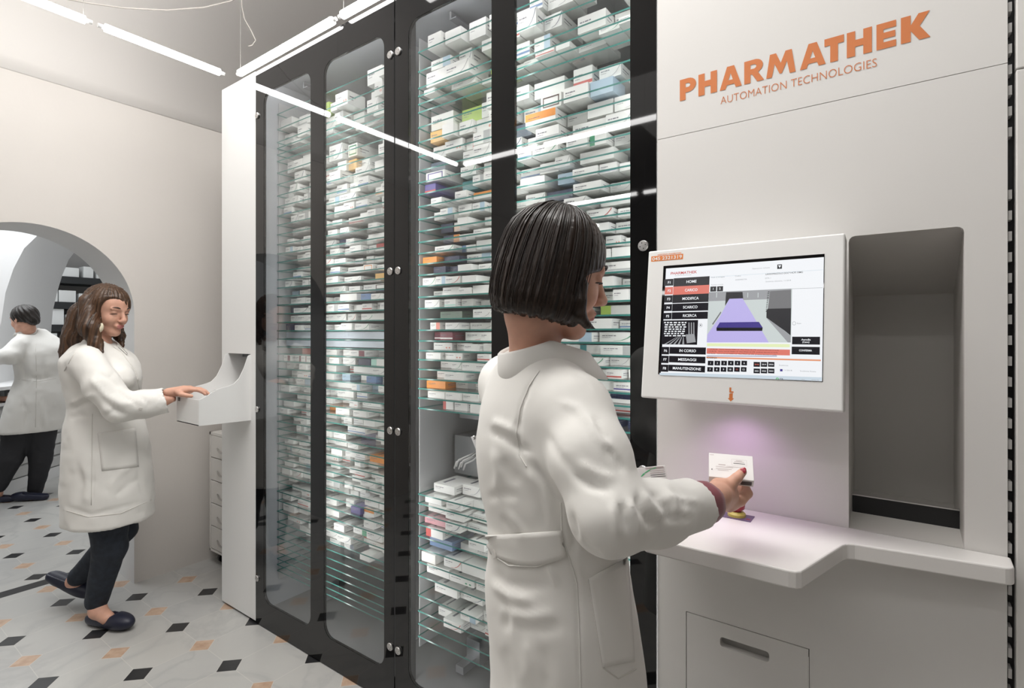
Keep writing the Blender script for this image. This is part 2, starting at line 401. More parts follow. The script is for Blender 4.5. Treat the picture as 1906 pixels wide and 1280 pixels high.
# ================================================================= GLASS-FRONTED STORE
XL, XM, XR = -2.578, -1.559, -.516          # left edge, joint between the doors, right edge
TOP = 2.757
CAB = thing('medicine_store_cabinet', 'tall black-framed automatic medicine store with glass doors', 'cabinet')
inner = mat('cabinet_inner', (.40, .42, .45), .45)
MB().box((XL, 1.30, .05), (XR, 1.33, TOP)).build('back_panel', mat('cabinet_back', (.40, .43, .47), .4), CAB)
MB().box((XL, .03, .0), (XL+.02, 1.33, TOP)).build('side_panel', inner, CAB)
MB().box((XR-.02, .03, .0), (XR-.001, 1.33, TOP)).build('side_panel', inner, CAB)
MB().box((XL, .03, TOP-.03), (XR, 1.33, TOP)).build('top_panel', inner, CAB)
MB().box((XL, .03, .0), (XR, 1.33, .06)).build('base_panel', mat('cabinet_base', (.16, .16, .165), .35), CAB)
MB().box((XM-.012, .03, .06), (XM+.012, .10, TOP-.03)).build('post', BLACK_P, CAB)
# unseen light bars added to brighten cartons, at the top and behind posts
fill_glow = mat('added_cabinet_glow', (1, 1, 1), .5, emit=(1, .985, .965), estr=12)
for xa, xb in ((XL+.05, XM-.05), (XM+.05, XR-.05)):
    MB().box((xa, .035, TOP-.05), (xb, .06, TOP-.04)).build('added_light_bar', fill_glow, CAB)
for xc in (-2.062, XM-.02, XM+.03, -1.036, XR-.035):
    MB().box((xc-.012, .022, .10), (xc+.012, .030, 2.6)).build('added_light_bar', fill_glow, CAB)
# doors
WIN = [(-2.503, -2.112), (-2.013, -1.620), (-1.483, -1.084), (-.989, -.592)]
ZB, ZT = .128, 2.63
def door(x0, x1, wins):
    holes = [rrect(a, ZB, b, ZT, .055) for a, b in wins]
    vs, fs = sheet_with_holes([(x0, .004), (x1, .004), (x1, TOP-.002), (x0, TOP-.002)], holes)
    mb = MB(); mb.add([(x, 0, z) for x, z in vs], [tuple(reversed(f)) if False else f for f in fs]); mb.add([(x, .012, z) for x, z in vs], fs)
    for lp in [[(x0, .004), (x1, .004), (x1, TOP-.002), (x0, TOP-.002)]]+holes:
        for i in range(len(lp)):
            a, c = lp[i], lp[(i+1) % len(lp)]
            mb.add([(a[0], 0, a[1]), (c[0], 0, c[1]), (c[0], .012, c[1]), (a[0], .012, a[1])], [(0, 1, 2, 3)])
    dr = mb.build('door', BLACK_G, CAB)
    for a, b in wins:
        pts = rrect(a, ZB, b, ZT, .055)
        g = MB().prism([(x, .001, z) for x, z in pts], (0, .006, 0)); g.build('glass_pane', GLASS_D, dr)
    return dr
dA = door(XL+.001, XM-.003, WIN[:2]); dB = door(XM+.003, XR-.001, WIN[2:])
def stud(x, z, dr):
    mb = MB().lathe((x, -.0005, z), (0, -1, 0), [(.015, 0), (.015, .004), (.0135, .006), (.004, .0062)], 20)
    for k in range(4):
        a = k*PI/2+.3; cx, cz = x+.008*math.cos(a), z+.008*math.sin(a); mb.add([(cx+.0017*math.cos(-b*PI/3), -.0068, cz+.0017*math.sin(-b*PI/3)) for b in range(6)], [tuple(range(6))], 1)
    mb.build('glass_fixing', [STEEL, BLACK_P], dr)
for z in (2.532, 1.690, 1.071, .230):
    stud(-1.582, z, dA); stud(-1.537, z, dB)
    if z != 1.690: stud(-2.560, z, dA)
    if z in (1.690, 1.071): stud(-.553, z, dB)
# shelf heights (measured at the front edges)
Z_TOP = [2.569, 2.492, 2.426, 2.395, 2.362, 2.329, 2.269, 2.210, 2.153, 2.097, 2.050, 2.003, 1.954, 1.904, 1.856, 1.813, 1.768, 1.725,
         1.682, 1.638, 1.595, 1.550, 1.507, 1.464, 1.422, 1.383, 1.347, 1.309, 1.271, 1.232, 1.195, 1.154]
Z_MID = [1.116, 1.078, 1.040, 1.002, .964, .926, .888, .850]
Z_LOW = [.812, .775, .733, .691, .645, .598, .543, .488]
ZA = Z_TOP+Z_MID+Z_LOW+[.45, .41, .37, .335, .30, .27, .24]
ZBs = Z_TOP+Z_LOW+[.409, .347, .296, .246]
SF, SD, ST = .095, .42, .0055              # shelf front, depth, thickness
UNITS = [('A', XL+.03, XM-.03, ZA), ('B', XM+.03, XR-.03, ZBs)]
for u, xa, xb, zs in UNITS:
    for z in zs:
        mb = MB(); mb.box((xa, SF, z-ST), (xb, SF+SD, z), 0)
        o = mb.build('glass_shelf', [GLASS_S, GLASS_E], CAB)
        for p in o.data.polygons:
            if abs(p.normal.z) < .5: p.material_index = 1
    # slotted side walls and rear wires that carry the shelves
    for x in (xa-.004, xb+.001):
        MB().box((x, SF+.01, min(zs)-.05), (x+.003, SF+SD, max(zs)+.06)).build('shelf_side', mat('shelf_side_metal', (.50, .51, .52), .35, .3), CAB)
# empty rows with plain light boards standing right behind the shelf fronts
bl = mat('blanking_board', (.60, .655, .73), .5)
for z0_, z1_ in ((1.347+.001, 1.383-ST-.001), (1.383+.001, 1.422-ST-.001)):
    pass
for za, zb_ in ((1.422, 1.464), (1.383, 1.422)):
    MB().box((XL+.032, SF+.05, za+.002), (XM-.032, SF+.056, zb_-ST-.003)).build('blanking_board', bl, CAB)
MB().box((XL+.032, SF+SD-.01, .20), (XM-.032, SF+SD-.004, .46)).build('rear_board', bl, CAB)
# perforated rail running back under the top, and low frame rails
for xa in (-1.42, -2.42):
    mb = MB(); mb.box((xa, .16, 2.690), (xa+.010, 1.25, 2.722)); mb.box((xa+.010, .16, 2.690), (xa+.035, 1.25, 2.694))
    for k in range(9): mb.box((xa+.011, .20+k*.035, 2.697), (xa+.014, .215+k*.035, 2.716))
    mb.build('guide_rail', mat('rail_metal', (.30, .31, .33), .4, .6), CAB)
mb = MB(); mb.tube([(-1.30, .5, .10), (-.7, .62, .22)], .011); mb.tube([(-1.42, .45, .085), (-.6, .45, .085)], .016); mb.tube([(-2.5, .45, .085), (-1.6, .45, .085)], .016)
mb.box((-1.45, .30, .07), (-1.38, .36, .17)); mb.box((-1.44, .22, .07), (-1.40, .30, .10)); mb.box((-2.42, .25, .07), (-2.36, .33, .16))
mb.build('lower_frame', mat('frame_metal', (.42, .43, .45), .3, .8), CAB)
# picking arm in the gap between the shelf blocks
ARM = thing('picking_arm', 'steel picking arm with chain plates in the gap of the shelves', 'robot arm')
mb = MB()
pl = [(-1.30, .20, 1.05), (-1.16, .20, 1.07), (-1.16, .20, .88), (-1.30, .20, .90)]
mb.prism(pl, (0, .006, 0)); mb.box((-1.31, .206, .873), (-.56, .30, .885)); mb.build('mounting_plate', STEEL, ARM)
mb = MB(); mb.obox((-1.335, .19, 1.045), (.022, 0, .004), (0, .01, 0), (.07, 0, -.13)); mb.obox((-1.31, .188, 1.05), (.02, 0, .003), (0, .008, 0), (.055, 0, -.13))
mb.build('link_arm', STEEL, ARM)
for x, z in ((-1.32, 1.04), (-1.25, .915), (-1.24, 1.04), (-1.18, 1.05), (-1.18, .90), (-1.28, .905), (-1.25, 1.03)):
    MB().lathe((x, .2, z), (0, -1, 0), [(.011, 0), (.011, .006), (.006, .007), (.006, .016)], 12).build('bolt', STEEL, ARM)
MB().box((-1.16, .18, .885), (-1.03, .24, .93)).build('slide_block', STEEL, ARM)
MB().box((-1.15, .21, .93), (-.56, .30, .985)).build('belt_housing', BLACK_P, ARM)
MB().box((-1.49, .30, 1.09), (-.56, .34, 1.13)).build('cross_beam', STEEL_D, ARM)
MB().box((-1.16, .24, .90), (-1.12, .28, 1.15)).build('mast', STEEL_D, ARM)
mb = MB(); mb.box((-1.50, .28, .86), (-1.36, .5, 1.02)); mb.build('motor_housing', mat('motor_grey', (.16, .165, .17), .3, .4), ARM)
cr = random.Random(3)
for k in range(5):
    a = Vector((-1.43+.012*k, .2, .905+.01*(k % 2)))
    MB().tube([a, a+Vector((.02, -.01, .03)), a+Vector((.05, 0, .045)), a+Vector((.08, .02, .055+.006*k))], .0035, 6).build('wire', mat('wire_white', (.5, .5, .5), .4), ARM)
base_at(ARM, (-1.15, .25, .873))

# ------------------------------------------------- cartons on the glass shelves
CR = random.Random(11)
paper = {'white': (.80, .80, .78), 'navy': (.030, .038, .085), 'slate': (.14, .17, .22), 'purple': (.11, .09, .30), 'blue': (.16, .26, .46),
         'pale blue': (.42, .55, .66), 'teal': (.06, .26, .28), 'mint': (.42, .68, .60), 'green': (.05, .30, .16), 'sage green': (.28, .36, .30),
         'lime': (.42, .58, .12), 'amber': (.72, .45, .16), 'orange': (.80, .30, .06), 'red': (.55, .09, .08), 'salmon': (.72, .25, .20),
         'maroon': (.20, .05, .07), 'brown': (.10, .06, .055), 'pink': (.66, .34, .38), 'dark green': (.03, .14, .11), 'grey': (.45, .46, .46)}
PM = {k: mat('card_'+k.replace(' ', '_'), v, .42) for k, v in paper.items()}
INK = mat('card_ink', (.16, .16, .19), .5)
def carton_mesh(body, accent, kind):
    """unit carton: x -.5...5, y 0..1 (back), z 0..1; printed marks sit a hair proud of the card"""
    mb = MB(); mb.box((-.5, 0, 0), (.5, 1, 1), 0)
    e = -.004; rr_ = random.Random(hash(kind) % 999 if False else len(kind)*7+len(accent))
    def q(x0, z0, x1, z1, mi): mb.add([(x0, e, z0), (x1, e, z0), (x1, e, z1), (x0, e, z1)], [(0, 1, 2, 3)], mi)
    def side(y0_, z0, y1_, z1, mi): mb.add([(.504, y0_, z0), (.504, y1_, z0), (.504, y1_, z1), (.504, y0_, z1)], [(0, 1, 2, 3)], mi)
    if kind in ('lines', 'stripe', 'swoosh', 'block', 'dots', 'band'):
        x = -.42
        for w in (.09, .05, .13, .07): q(x, .60, x+w, .68, 2); x += w+.02
        if kind != 'dots':
            x = -.42
            for w in (.05, .11, .06): q(x, .44, x+w, .475, 2); x += w+.015
    if kind == 'stripe': q(-.5, .16, .5, .32, 1)
    if kind == 'band': q(.12, 0, .5, 1, 1)
    if kind == 'block': q(-.5, .45, .5, 1, 1)
    if kind == 'end': q(-.5, 0, -.2, 1, 1)
    if kind == 'dots':
        for cx in (.2, .36): mb.add([(cx+.05*math.cos(a*PI/4), e, .3+.11*math.sin(a*PI/4)) for a in range(8)], [tuple(range(8))], 1)
    if kind == 'swoosh':
        P = [(-.1, .08), (.12, .16), (.28, .38), (.40, .70), (.46, .95)]
        for i in range(4):
            (a, b), (c, d) = P[i], P[i+1]; mb.add([(a, e, b), (a+.035, e, b-.02), (c+.035, e, d-.02), (c, e, d)], [(0, 1, 2, 3)], 1)
    if kind == 'outline':
        q(-.40, .78, .40, .88, 1); q(-.40, .12, .40, .22, 1); q(-.40, .12, -.35, .88, 1); q(.35, .12, .40, .88, 1)
    if kind != 'plain':
        side(.1, .55, .45, .63, 2); side(.1, .35, .32, .40, 2)
        mb.add([(-.3, .2, 1.003), (-.3, .7, 1.003), (-.18, .7, 1.003), (-.18, .2, 1.003)], [(0, 3, 2, 1)], 2)
    me = bpy.data.meshes.new('medicine_carton'); me.from_pydata(mb.v, [], mb.f); me.polygons.foreach_set('material_index', mb.mi)
    for k in (PM[body], PM[accent], INK): me.materials.append(k)
    return me
DES = {}
def design(body, accent='white', kind='plain'):
    k = (body, accent, kind)
    if k not in DES: DES[k] = carton_mesh(body, accent, kind)
    return k
def dname(k):
    b, a, kd = k
    if kd == 'plain': return f'blank {b}'
    if kd == 'lines': return f'{b}'
    w = {'stripe': 'stripe', 'band': 'end', 'block': 'top', 'end': 'end', 'dots': 'dots', 'swoosh': 'curve', 'outline': 'outline'}[kd]
    if b == 'white' and a == 'grey': return f'{b} grey-{w}'
    return f'{b} {a}-{w}' if kd != 'dots' else f'{b} {a}-dotted'
WHITES = [('white', 'white', 'plain')]*4+[('white', 'grey', 'lines')]*8+[('white', 'grey', 'swoosh')]*4+[('white', 'slate', 'swoosh'), ('white', 'red', 'stripe'),
          ('white', 'salmon', 'dots'), ('white', 'blue', 'stripe'), ('white', 'green', 'swoosh'), ('white', 'pale blue', 'band'), ('white', 'red', 'swoosh'), ('white', 'grey', 'band'), ('white', 'grey', 'stripe')]
W = 'white'
SPOTS = [  # x, y in the photograph of the cartons that stand out, and what they look like
 (792, 265, 'amber', 'white', 'lines'), (790, 248, 'sage green', W, 'plain'), (904, 218, 'lime', W, 'lines'), (864, 267, W, 'red', 'band'), (821, 328, W, 'purple', 'outline'),
 (784, 334, 'purple', 'red', 'stripe'), (784, 315, 'slate', W, 'lines'), (850, 350, 'teal', W, 'lines'), (905, 353, W, 'orange', 'block'), (839, 421, 'navy', W, 'lines'),
 (824, 442, 'navy', 'orange', 'band'), (856, 457, W, 'blue', 'end'), (781, 486, 'orange', W, 'lines'), (854, 481, 'navy', W, 'lines'), (837, 502, 'navy', W, 'lines'),
 (814, 505, 'navy', W, 'lines'), (833, 566, W, 'mint', 'stripe'), (828, 586, 'sage green', W, 'lines'), (822, 606, W, 'salmon', 'band'), (800, 624, 'maroon', W, 'stripe'),
 (850, 624, 'maroon', W, 'stripe'), (823, 713, 'orange', 'white', 'lines'), (830, 746, W, 'red', 'end'), (995, 185, W, 'brown', 'outline'), (997, 225, W, 'orange', 'block'),
 (967, 230, 'slate', W, 'lines'), (1065, 295, W, 'salmon', 'block'), (972, 312, 'dark green', W, 'lines'), (1020, 362, 'navy', W, 'lines'), (1050, 325, 'pale blue', W, 'lines'),
 (1122, 147, 'pale blue', W, 'plain'), (1115, 255, W, 'green', 'end'), (1048, 62, 'slate', W, 'lines'), (1170, 575, W, 'lime', 'end'), (1103, 646, W, 'teal', 'end'),
 (1165, 717, W, 'purple', 'stripe'), (1162, 738, W, 'navy', 'block'), (1163, 782, 'navy', W, 'lines'), (1142, 780, 'navy', W, 'lines'), (655, 310, 'amber', W, 'lines'),
 (663, 284, W, 'green', 'outline'), (706, 356, W, 'orange', 'stripe'), (630, 450, 'navy', W, 'lines'), (707, 457, W, 'red', 'block'), (691, 498, W, 'orange', 'outline'),
 (705, 515, 'amber', W, 'plain'), (705, 533, W, 'brown', 'outline'), (678, 554, 'blue', W, 'lines'), (635, 655, W, 'maroon', 'band'), (658, 655, W, 'maroon', 'band'),
 (680, 655, W, 'maroon', 'band'), (692, 657, 'navy', W, 'plain'), (635, 668, W, 'orange', 'block'), (680, 672, W, 'mint', 'end'), (690, 722, 'pale blue', 'teal', 'band'),
 (700, 705, 'blue', W, 'lines'), (630, 761, 'orange', W, 'plain'), (670, 812, 'purple', W, 'lines'), (703, 835, 'teal', W, 'lines'), (702, 848, 'orange', W, 'lines'),
 (672, 858, W, 'orange', 'band'), (680, 882, W, 'red', 'stripe'), (665, 945, 'purple', W, 'lines'), (648, 948, 'navy', W, 'lines'), (697, 948, W, 'orange', 'block'),
 (686, 985, W, 'green', 'band'), (680, 1008, W, 'red', 'block'), (655, 1012, W, 'slate', 'band'), (553, 200, 'lime', W, 'plain'), (523, 578, 'navy', W, 'lines'),
 (560, 545, W, 'red', 'lines'), (574, 512, W, 'green', 'end'), (570, 650, 'salmon', W, 'plain'), (525, 665, W, 'maroon', 'band'), (545, 665, W, 'maroon', 'band'),
 (565, 665, W, 'maroon', 'band'), (548, 545, 'pale blue', W, 'plain'), (530, 600, 'navy', W, 'plain'), (818, 967, 'pink', W, 'lines'), (816, 998, W, 'red', 'end'),
 (857, 1003, 'blue', W, 'lines'), (888, 1028, W, 'teal', 'band'), (870, 1078, W, 'green', 'dots'), (655, 700, 'pale blue', W, 'lines'), (900, 130, 'lime', W, 'plain')]
boxes = []   # [x centre, y front, z, w, length, h, design, unit, shelf index]
for u, xa, xb, zs in UNITS:
    for si, z in enumerate(zs):
        up = zs[si-1]-ST-z if si else .16
        if u == 'A':
            if z in (1.422, 1.383) or z < .45: continue
            if si == 0: x = xa+.62
            elif si in (4, 5): continue
            else: x = xa+CR.uniform(.0, .04)
        else:
            x = xa+CR.uniform(.0, .05)
            if si in (4, 5): continue
            if z == 1.154: up = .1
            if z == .812: up = .06
        if si == 6: up = .06+.059
        end = xb-.02
        while x < end-.05:
            w = CR.choice((.052, .058, .065, .07, .075, .08, .09, .10, .12)) if z > .83 or u == 'A' else CR.choice((.075, .09, .11, .12))
            if x+w > end: break
            hmax = up-.006
            if si < 12: h = min(hmax, CR.uniform(.036, .075))
            else: h = min(hmax, CR.uniform(.024, .036))
            if z < .83: h = min(hmax, CR.uniform(.022, .04))
            ln = CR.uniform(.09, .16) if si < 40 else CR.uniform(.10, .18)
            rec = CR.uniform(.012, .05) if CR.random() < .55 else CR.uniform(.05, .10)
            if CR.random() > (.08 if si > 2 else .25) and not (u == 'B' and z < .83 and CR.random() < .15) and not (u == 'B' and z < .25):
                boxes.append([x+w/2, SF+rec, z+.0006, w, ln, h, WHITES[CR.randrange(len(WHITES))], u, si])
                if si < 26 and CR.random() < .22 and SF+rec+ln+.1 < SF+SD:   # another one standing behind
                    boxes.append([x+w/2+.004, SF+rec+ln+.008, z+.0006, w, .09, h*.95, WHITES[CR.randrange(len(WHITES))], u, si])
            x += w+CR.choice((.003, .004, .006, .012, .03))
# the standing-out cartons take over the nearest place
cen = [project((b[0], b[1], b[2]+b[5]/2)) for b in boxes]; used = set()
for sx_, sy_, *dg in SPOTS:
    best = min((i for i in range(len(boxes)) if i not in used), key=lambda i: (cen[i][0]-sx_)**2*.35+(cen[i][1]-sy_)**2*2)
    used.add(best); boxes[best][6] = tuple(dg)
def window_of(b):
    px, py, Z = project((b[0], b[1], b[2]+b[5]/2)); x = at_y(px, py, 0).x
    for k, (a, c) in enumerate(WIN):
        if a-.01 < x < c+.01 and -40 < py < 1290: return k, px, py, Z
    return None, px, py, Z
vis = []
for i, b in enumerate(boxes):
    k, px, py, Z = window_of(b)
    if k is None: continue
    hidden = (px > 905 and py > 640 and px < 1090) or (935 < px < 1120 and 410 < py) or (px > 1000 and py > 900) or (890 < px < 1160 and py > 860)
    if any(c is not b and c[8] == b[8] and c[7] == b[7] and abs(c[0]-b[0]) < .02 and c[1] < b[1]-.05 for c in boxes[max(0, i-2):i]): hidden = True
    if hidden: continue
    vis.append((b[3]*b[5]/Z**2, i, k, px))
vis.sort(reverse=True); top300 = vis[:300]
ORD = 'zeroth first second third fourth fifth sixth seventh eighth ninth tenth eleventh twelfth thirteenth fourteenth fifteenth sixteenth seventeenth eighteenth nineteenth'.split()
def ordinal(n):
    if n < 20: return ORD[n]
    t = {2: 'twent', 3: 'thirt', 4: 'fort'}[n//10]
    return t+'ieth' if n % 10 == 0 else t+'y-'+ORD[n % 10]
WN = ['the first window', 'the second window', 'the third window', 'the fourth window']
rank = {}
for k in range(4):
    rows = {}
    for a, i, kk, px in vis:
        if kk == k: rows.setdefault(boxes[i][8], []).append((px, i))
    for si, l in rows.items():
        for r, (_, i) in enumerate(sorted(l)): rank[i] = (r+1, si, k)
ind = set()
for a, i, k, px in top300:
    x, y, z, w, ln, h, dg, u, si = boxes[i]; design(*dg); ind.add(i)
    o = bpy.data.objects.new('medicine_carton', DES[tuple(dg)]); sc.collection.objects.link(o)
    o.location = (x, y, z); o.scale = (w, ln, h)
    if CR.random() < .2: o.rotation_euler.z = CR.uniform(-.03, .03)
    r = rank[i]
    tag(o, f'{dname(tuple(dg))} carton, {ordinal(r[0])} on {ordinal(si+1)} glass shelf from top in {WN[k]}', 'medicine box', 'medicine cartons on the glass shelves')
# all the others as one object
rest = MB(); mats_ = []; midx = {}
for i, b in enumerate(boxes):
    if i in ind: continue
    x, y, z, w, ln, h, dg, u, si = b; design(*dg); me = DES[tuple(dg)]
    mm = []
    for m_ in me.materials:
        if m_.name not in midx: midx[m_.name] = len(mats_); mats_.append(m_)
        mm.append(midx[m_.name])
    base = len(rest.v); rest.v += [(x+v.co.x*w, y+v.co.y*ln, z+v.co.z*h) for v in me.vertices]
    for p in me.polygons: rest.f.append(tuple(base+j for j in p.vertices)); rest.mi.append(mm[p.material_index]); rest.sm.append(False)
o = rest.build('medicine_cartons', mats_); tag(o, 'remaining small white medicine cartons filling the glass shelves', 'medicine boxes', kind='stuff')
print('boxes', len(boxes), 'visible', len(vis))
base_at(CAB, ((XL+XR)/2, .6, 0))

# ================================================================= WHITE LOADING STATION
STN = thing('loading_station', 'white automation station with screen recess, niche and orange lettering', 'machine')
SX0, SX1, CZ = -.514, .184, 1.017
SY = 0.0
# front sheet: upper panel (with logo) and lower panel with the niche cut out
def vsheet(name, outer, holes, y, thick, m, parent, bev=0):
    vs, fs = sheet_with_holes(outer, holes); mb = MB()
    mb.add([(x, y, z) for x, z in vs], fs); mb.add([(x, y+thick, z) for x, z in vs], fs)
    for lp in [outer]+holes:
        for i in range(len(lp)):
            a, c = lp[i], lp[(i+1) % len(lp)]
            mb.add([(a[0], y, a[1]), (c[0], y, c[1]), (c[0], y+thick, c[1]), (a[0], y+thick, a[1])], [(0, 1, 2, 3)])
    return mb.build(name, m, parent)
NX0, NX1, NZ1 = -.076, .120, 1.665
vsheet('upper_panel', [(SX0, 1.9745), (SX1, 1.9745), (SX1, TOP), (SX0, TOP)], [], SY, .02, WHITE, STN)
vsheet('front_panel', [(SX0, CZ-.03), (SX1, CZ-.03), (SX1, 1.973), (SX0, 1.973)], [[(NX0, CZ-.028), (NX1, CZ-.028)]+rrect(NX0, CZ, NX1, NZ1, .012, 3)[4:12]], SY, .02, WHITE, STN)
HX0, HX1, HZ1 = -.438, -.153, .718
vsheet('lower_panel', [(SX0, .0), (SX1, .0), (SX1, CZ-.031), (SX0, CZ-.031)], [[(HX0, .10), (HX1, .10), (HX1, HZ1), (HX0, HZ1)]], SY+.004, .02, WHITE, STN)
vsheet('service_door', [(HX0+.002, .102), (HX1-.002, .102), (HX1-.002, HZ1-.002), (HX0+.002, HZ1-.002)], [rrect(-.352, .655, -.238, .680, .008, 4)], SY+.004, .02, WHITE, STN)
MB().box((HX0, .03, .1), (HX1, .04, HZ1)).build('door_pocket', mat('pocket_grey', (.55, .54, .52), .5), STN)
MB().box((HX1-.004, .003, .16), (HX1-.001, .02, .70)).build('door_edge_strip', STEEL, STN)
MB().box((SX0, .02, 0), (SX1, .026, TOP)).build('inner_wall', DARKSEAM, STN).hide_render = False
bpy.data.objects.remove(bpy.data.objects['inner_wall'])
mb = MB(); mb.box((SX0, .05, 0), (SX0+.01, .9, TOP)); mb.box((SX1-.01, .05, 0), (SX1, .9, TOP)); mb.box((SX0, .9, 0), (SX1, .91, TOP)); mb.box((SX0, .022, 1.970), (SX1, .05, 1.978))
mb.build('carcass', mat('carcass_grey', (.45, .44, .43), .6), STN)
# niche: tapering chute with a sloping roof
nb, zb2 = .35, 1.552
mb = MB(); BX0, BX1 = NX0-.006, NX1+.010
mb.add([(NX0, .0, CZ), (NX0, .0, NZ1), (BX0, nb, zb2), (BX0, nb, CZ)], [(0, 1, 2, 3)])
mb.add([(NX1, .0, CZ), (NX1, .0, NZ1), (BX1, nb, zb2), (BX1, nb, CZ)], [(3, 2, 1, 0)])
mb.add([(NX0, .0, NZ1), (NX1, .0, NZ1), (BX1, nb, zb2), (BX0, nb, zb2)], [(0, 1, 2, 3)])
mb.add([(BX0, nb, CZ), (BX1, nb, CZ), (BX1, nb, zb2), (BX0, nb, zb2)], [(0, 1, 2, 3)])
mb.add([(NX0, 0, CZ), (NX1, 0, CZ), (BX1, nb, CZ), (BX0, nb, CZ)], [(0, 1, 2, 3)])
mb.build('niche_lining', mat('niche_lining_paint', (.60, .58, .55), .45), STN)
mb = MB(); mb.prism([(NX0, .132, CZ), (NX1+.004, .132, CZ), (NX1+.004, .132, CZ+.041), (NX0, .132, CZ+.041)], (0, .004, 0)); mb.build('niche_threshold', BLACK_P, STN)
MB().box((NX0, .128, CZ+.041), (NX1+.004, .134, CZ+.044)).build('threshold_trim', STEEL, STN)
# counter: outline with a deeper left half
T = .033
prof = [(-.50, -.002), (-.50, -.235), (-.425, -.318), (-.150, -.314)]
a, b, c = Vector((-.150, -.314)), Vector((-.131, -.310)), Vector((-.073, -.103))
prof = [(-.513, -.002), (-.513, -.20), (-.50, -.235), (-.445, -.30), (-.42, -.316), (-.152, -.3145), (-.140, -.312), (-.132, -.304), (-.080, -.122), (-.073, -.108), (-.060, -.1015),
        (.172, -.068), (.181, -.064), (.186, -.055), (.188, -.002)]
prof = prof[:-1]+[(.188, -.002)]
ct = MB(); ct.prism([(x, y, CZ-T) for x, y in prof], (0, 0, T)); ct.build('counter', mat('solid_surface', (.82, .80, .78), .28), STN, bevel=.003, seg=2)
MB().box((NX0, -.002, CZ-T), (NX1, .131, CZ-.0005)).build('counter_sill', mat('solid_surface'), STN)
MB().box((-.181, -.272, CZ-T-.012), (-.168, -.262, CZ-T)).build('counter_latch', BLACK_P, STN)
# orange lettering
def glyph(ch):
    def arc(cx, cy, rx, ry, a0, a1, n=10): return [(cx+rx*math.cos(math.radians(a0+(a1-a0)*k/n)), cy+ry*math.sin(math.radians(a0+(a1-a0)*k/n))) for k in range(n+1)]
    if ch == 'P': return [[(0, 0), (.36, 0), (.36, .34)]+arc(.52, .67, .48, .33, -90, 90)+[(0, 1)], [(.36, .58)]+[(.36, .77)]+arc(.5, .675, .14, .095, 90, -90)]
    if ch == 'H': return [[(0, 0), (.34, 0), (.34, .37), (.66, .37), (.66, 0), (1, 0), (1, 1), (.66, 1), (.66, .64), (.34, .64), (.34, 1), (0, 1)]]
    if ch == 'A': return [[(0, 0), (.27, 0), (.33, .17), (.67, .17), (.73, 0), (1, 0), (.66, 1), (.34, 1)], [(.40, .38), (.5, .68), (.60, .38)]]
    if ch == 'R': return [[(0, 0), (.32, 0), (.32, .36), (.40, .36), (.66, 0), (1, 0), (.70, .41)]+arc(.54, .70, .40, .30, -55, 90)+[(0, 1)], [(.32, .60)]+[(.32, .79)]+arc(.48, .695, .13, .095, 90, -90)]
    if ch == 'M': return [[(0, 0), (.20, 0), (.29, .55), (.46, .08), (.54, .08), (.71, .55), (.80, 0), (1, 0), (.87, 1), (.66, 1), (.5, .54), (.34, 1), (.13, 1)]]
    if ch == 'T': return [[(.30, 0), (.70, 0), (.70, .70), (1, .70), (1, 1), (0, 1), (0, .70), (.30, .70)]]
    if ch == 'E': return [[(0, 0), (1, 0), (1, .25), (.36, .25), (.36, .38), (.96, .38), (.96, .62), (.36, .62), (.36, .75), (1, .75), (1, 1), (0, 1)]]
    if ch == 'K': return [[(0, 0), (.34, 0), (.34, .40), (.62, 0), (1, 0), (.64, .52), (.98, 1), (.60, 1), (.34, .62), (.34, 1), (0, 1)]]
mb = MB(); Z0, Z1 = 2.0625, 2.118
for ch, xa, xb in (('P', 73, 160), ('H', 172, 271), ('A', 285, 403), ('R', 416, 522), ('M', 533, 690), ('A', 712, 850), ('T', 843, 947), ('H', 962, 1096), ('E', 1120, 1225), ('K', 1250, 1408)):
    wa = at_y(1240+xa/2.862, 120, 0).x; wb_ = at_y(1240+xb/2.862, 120, 0).x
    g = glyph(ch); vs, fs = sheet_with_holes(g[0], g[1:])
    mb.add([(wa+p[0]*(wb_-wa), -.0008, Z0+p[1]*(Z1-Z0)) for p in vs], fs)
mb.build('logo_lettering', ORANGE, STN)
mb = MB(); put_text(mb, 'AUTOMATION TECHNOLOGIES', (-.187, -.0008, 2.028), (1, 0, 0), (0, 0, 1), .019, bold=-.012, width=.325); mb.build('small_lettering', ORANGE, STN)
# emergency stop plate on the counter
PL = MB().obox((-.352, -.094, CZ), (.092, 0, 0), (0, .046, 0), (0, 0, .0015)).build('control_plate', mat('plate_violet', (.17, .12, .22), .3, .2), STN, bevel=.0006)
es = MB().lathe((-.296, -.068, CZ+.0015), (0, 0, 1), [(.020, 0), (.020, .006), (.015, .011), (.012, .011)], 24).build('button_base', mat('estop_yellow', (.62, .52, .12), .4), STN)
MB().lathe((-.296, -.068, CZ+.012), (0, 0, 1), [(.010, 0), (.010, .006), (.017, .007), (.0185, .016), (.0185, .020), (.015, .023)], 24).build('emergency_button', mat('estop_red', (.35, .02, .035), .35), STN)
MB().lathe((-.338, -.070, CZ+.0015), (0, 0, 1), [(.011, 0), (.011, .004), (.009, .005)], 24).build('lit_button', mat('lit_button_glow', (.8, .8, 1), .4, emit=(.55, .5, 1), estr=3.5), STN)
mb = MB(); mb.box((-.272, -.083, CZ+.0016), (-.264, -.077, CZ+.0019)); mb.build('plate_mark', mat('estop_red'), STN)
lp = bpy.data.lights.new('scanner_light', 'SPOT'); lp.energy = .6; lp.color = (.9, .50, 1); lp.spot_size = 2.2; lp.spot_blend = 1; lp.shadow_soft_size = .02
lo = bpy.data.objects.new('scanner_light', lp); lo.location = (-.30, -.10, 1.275); sc.collection.objects.link(lo); lo.rotation_euler = (.25, 0, 0)

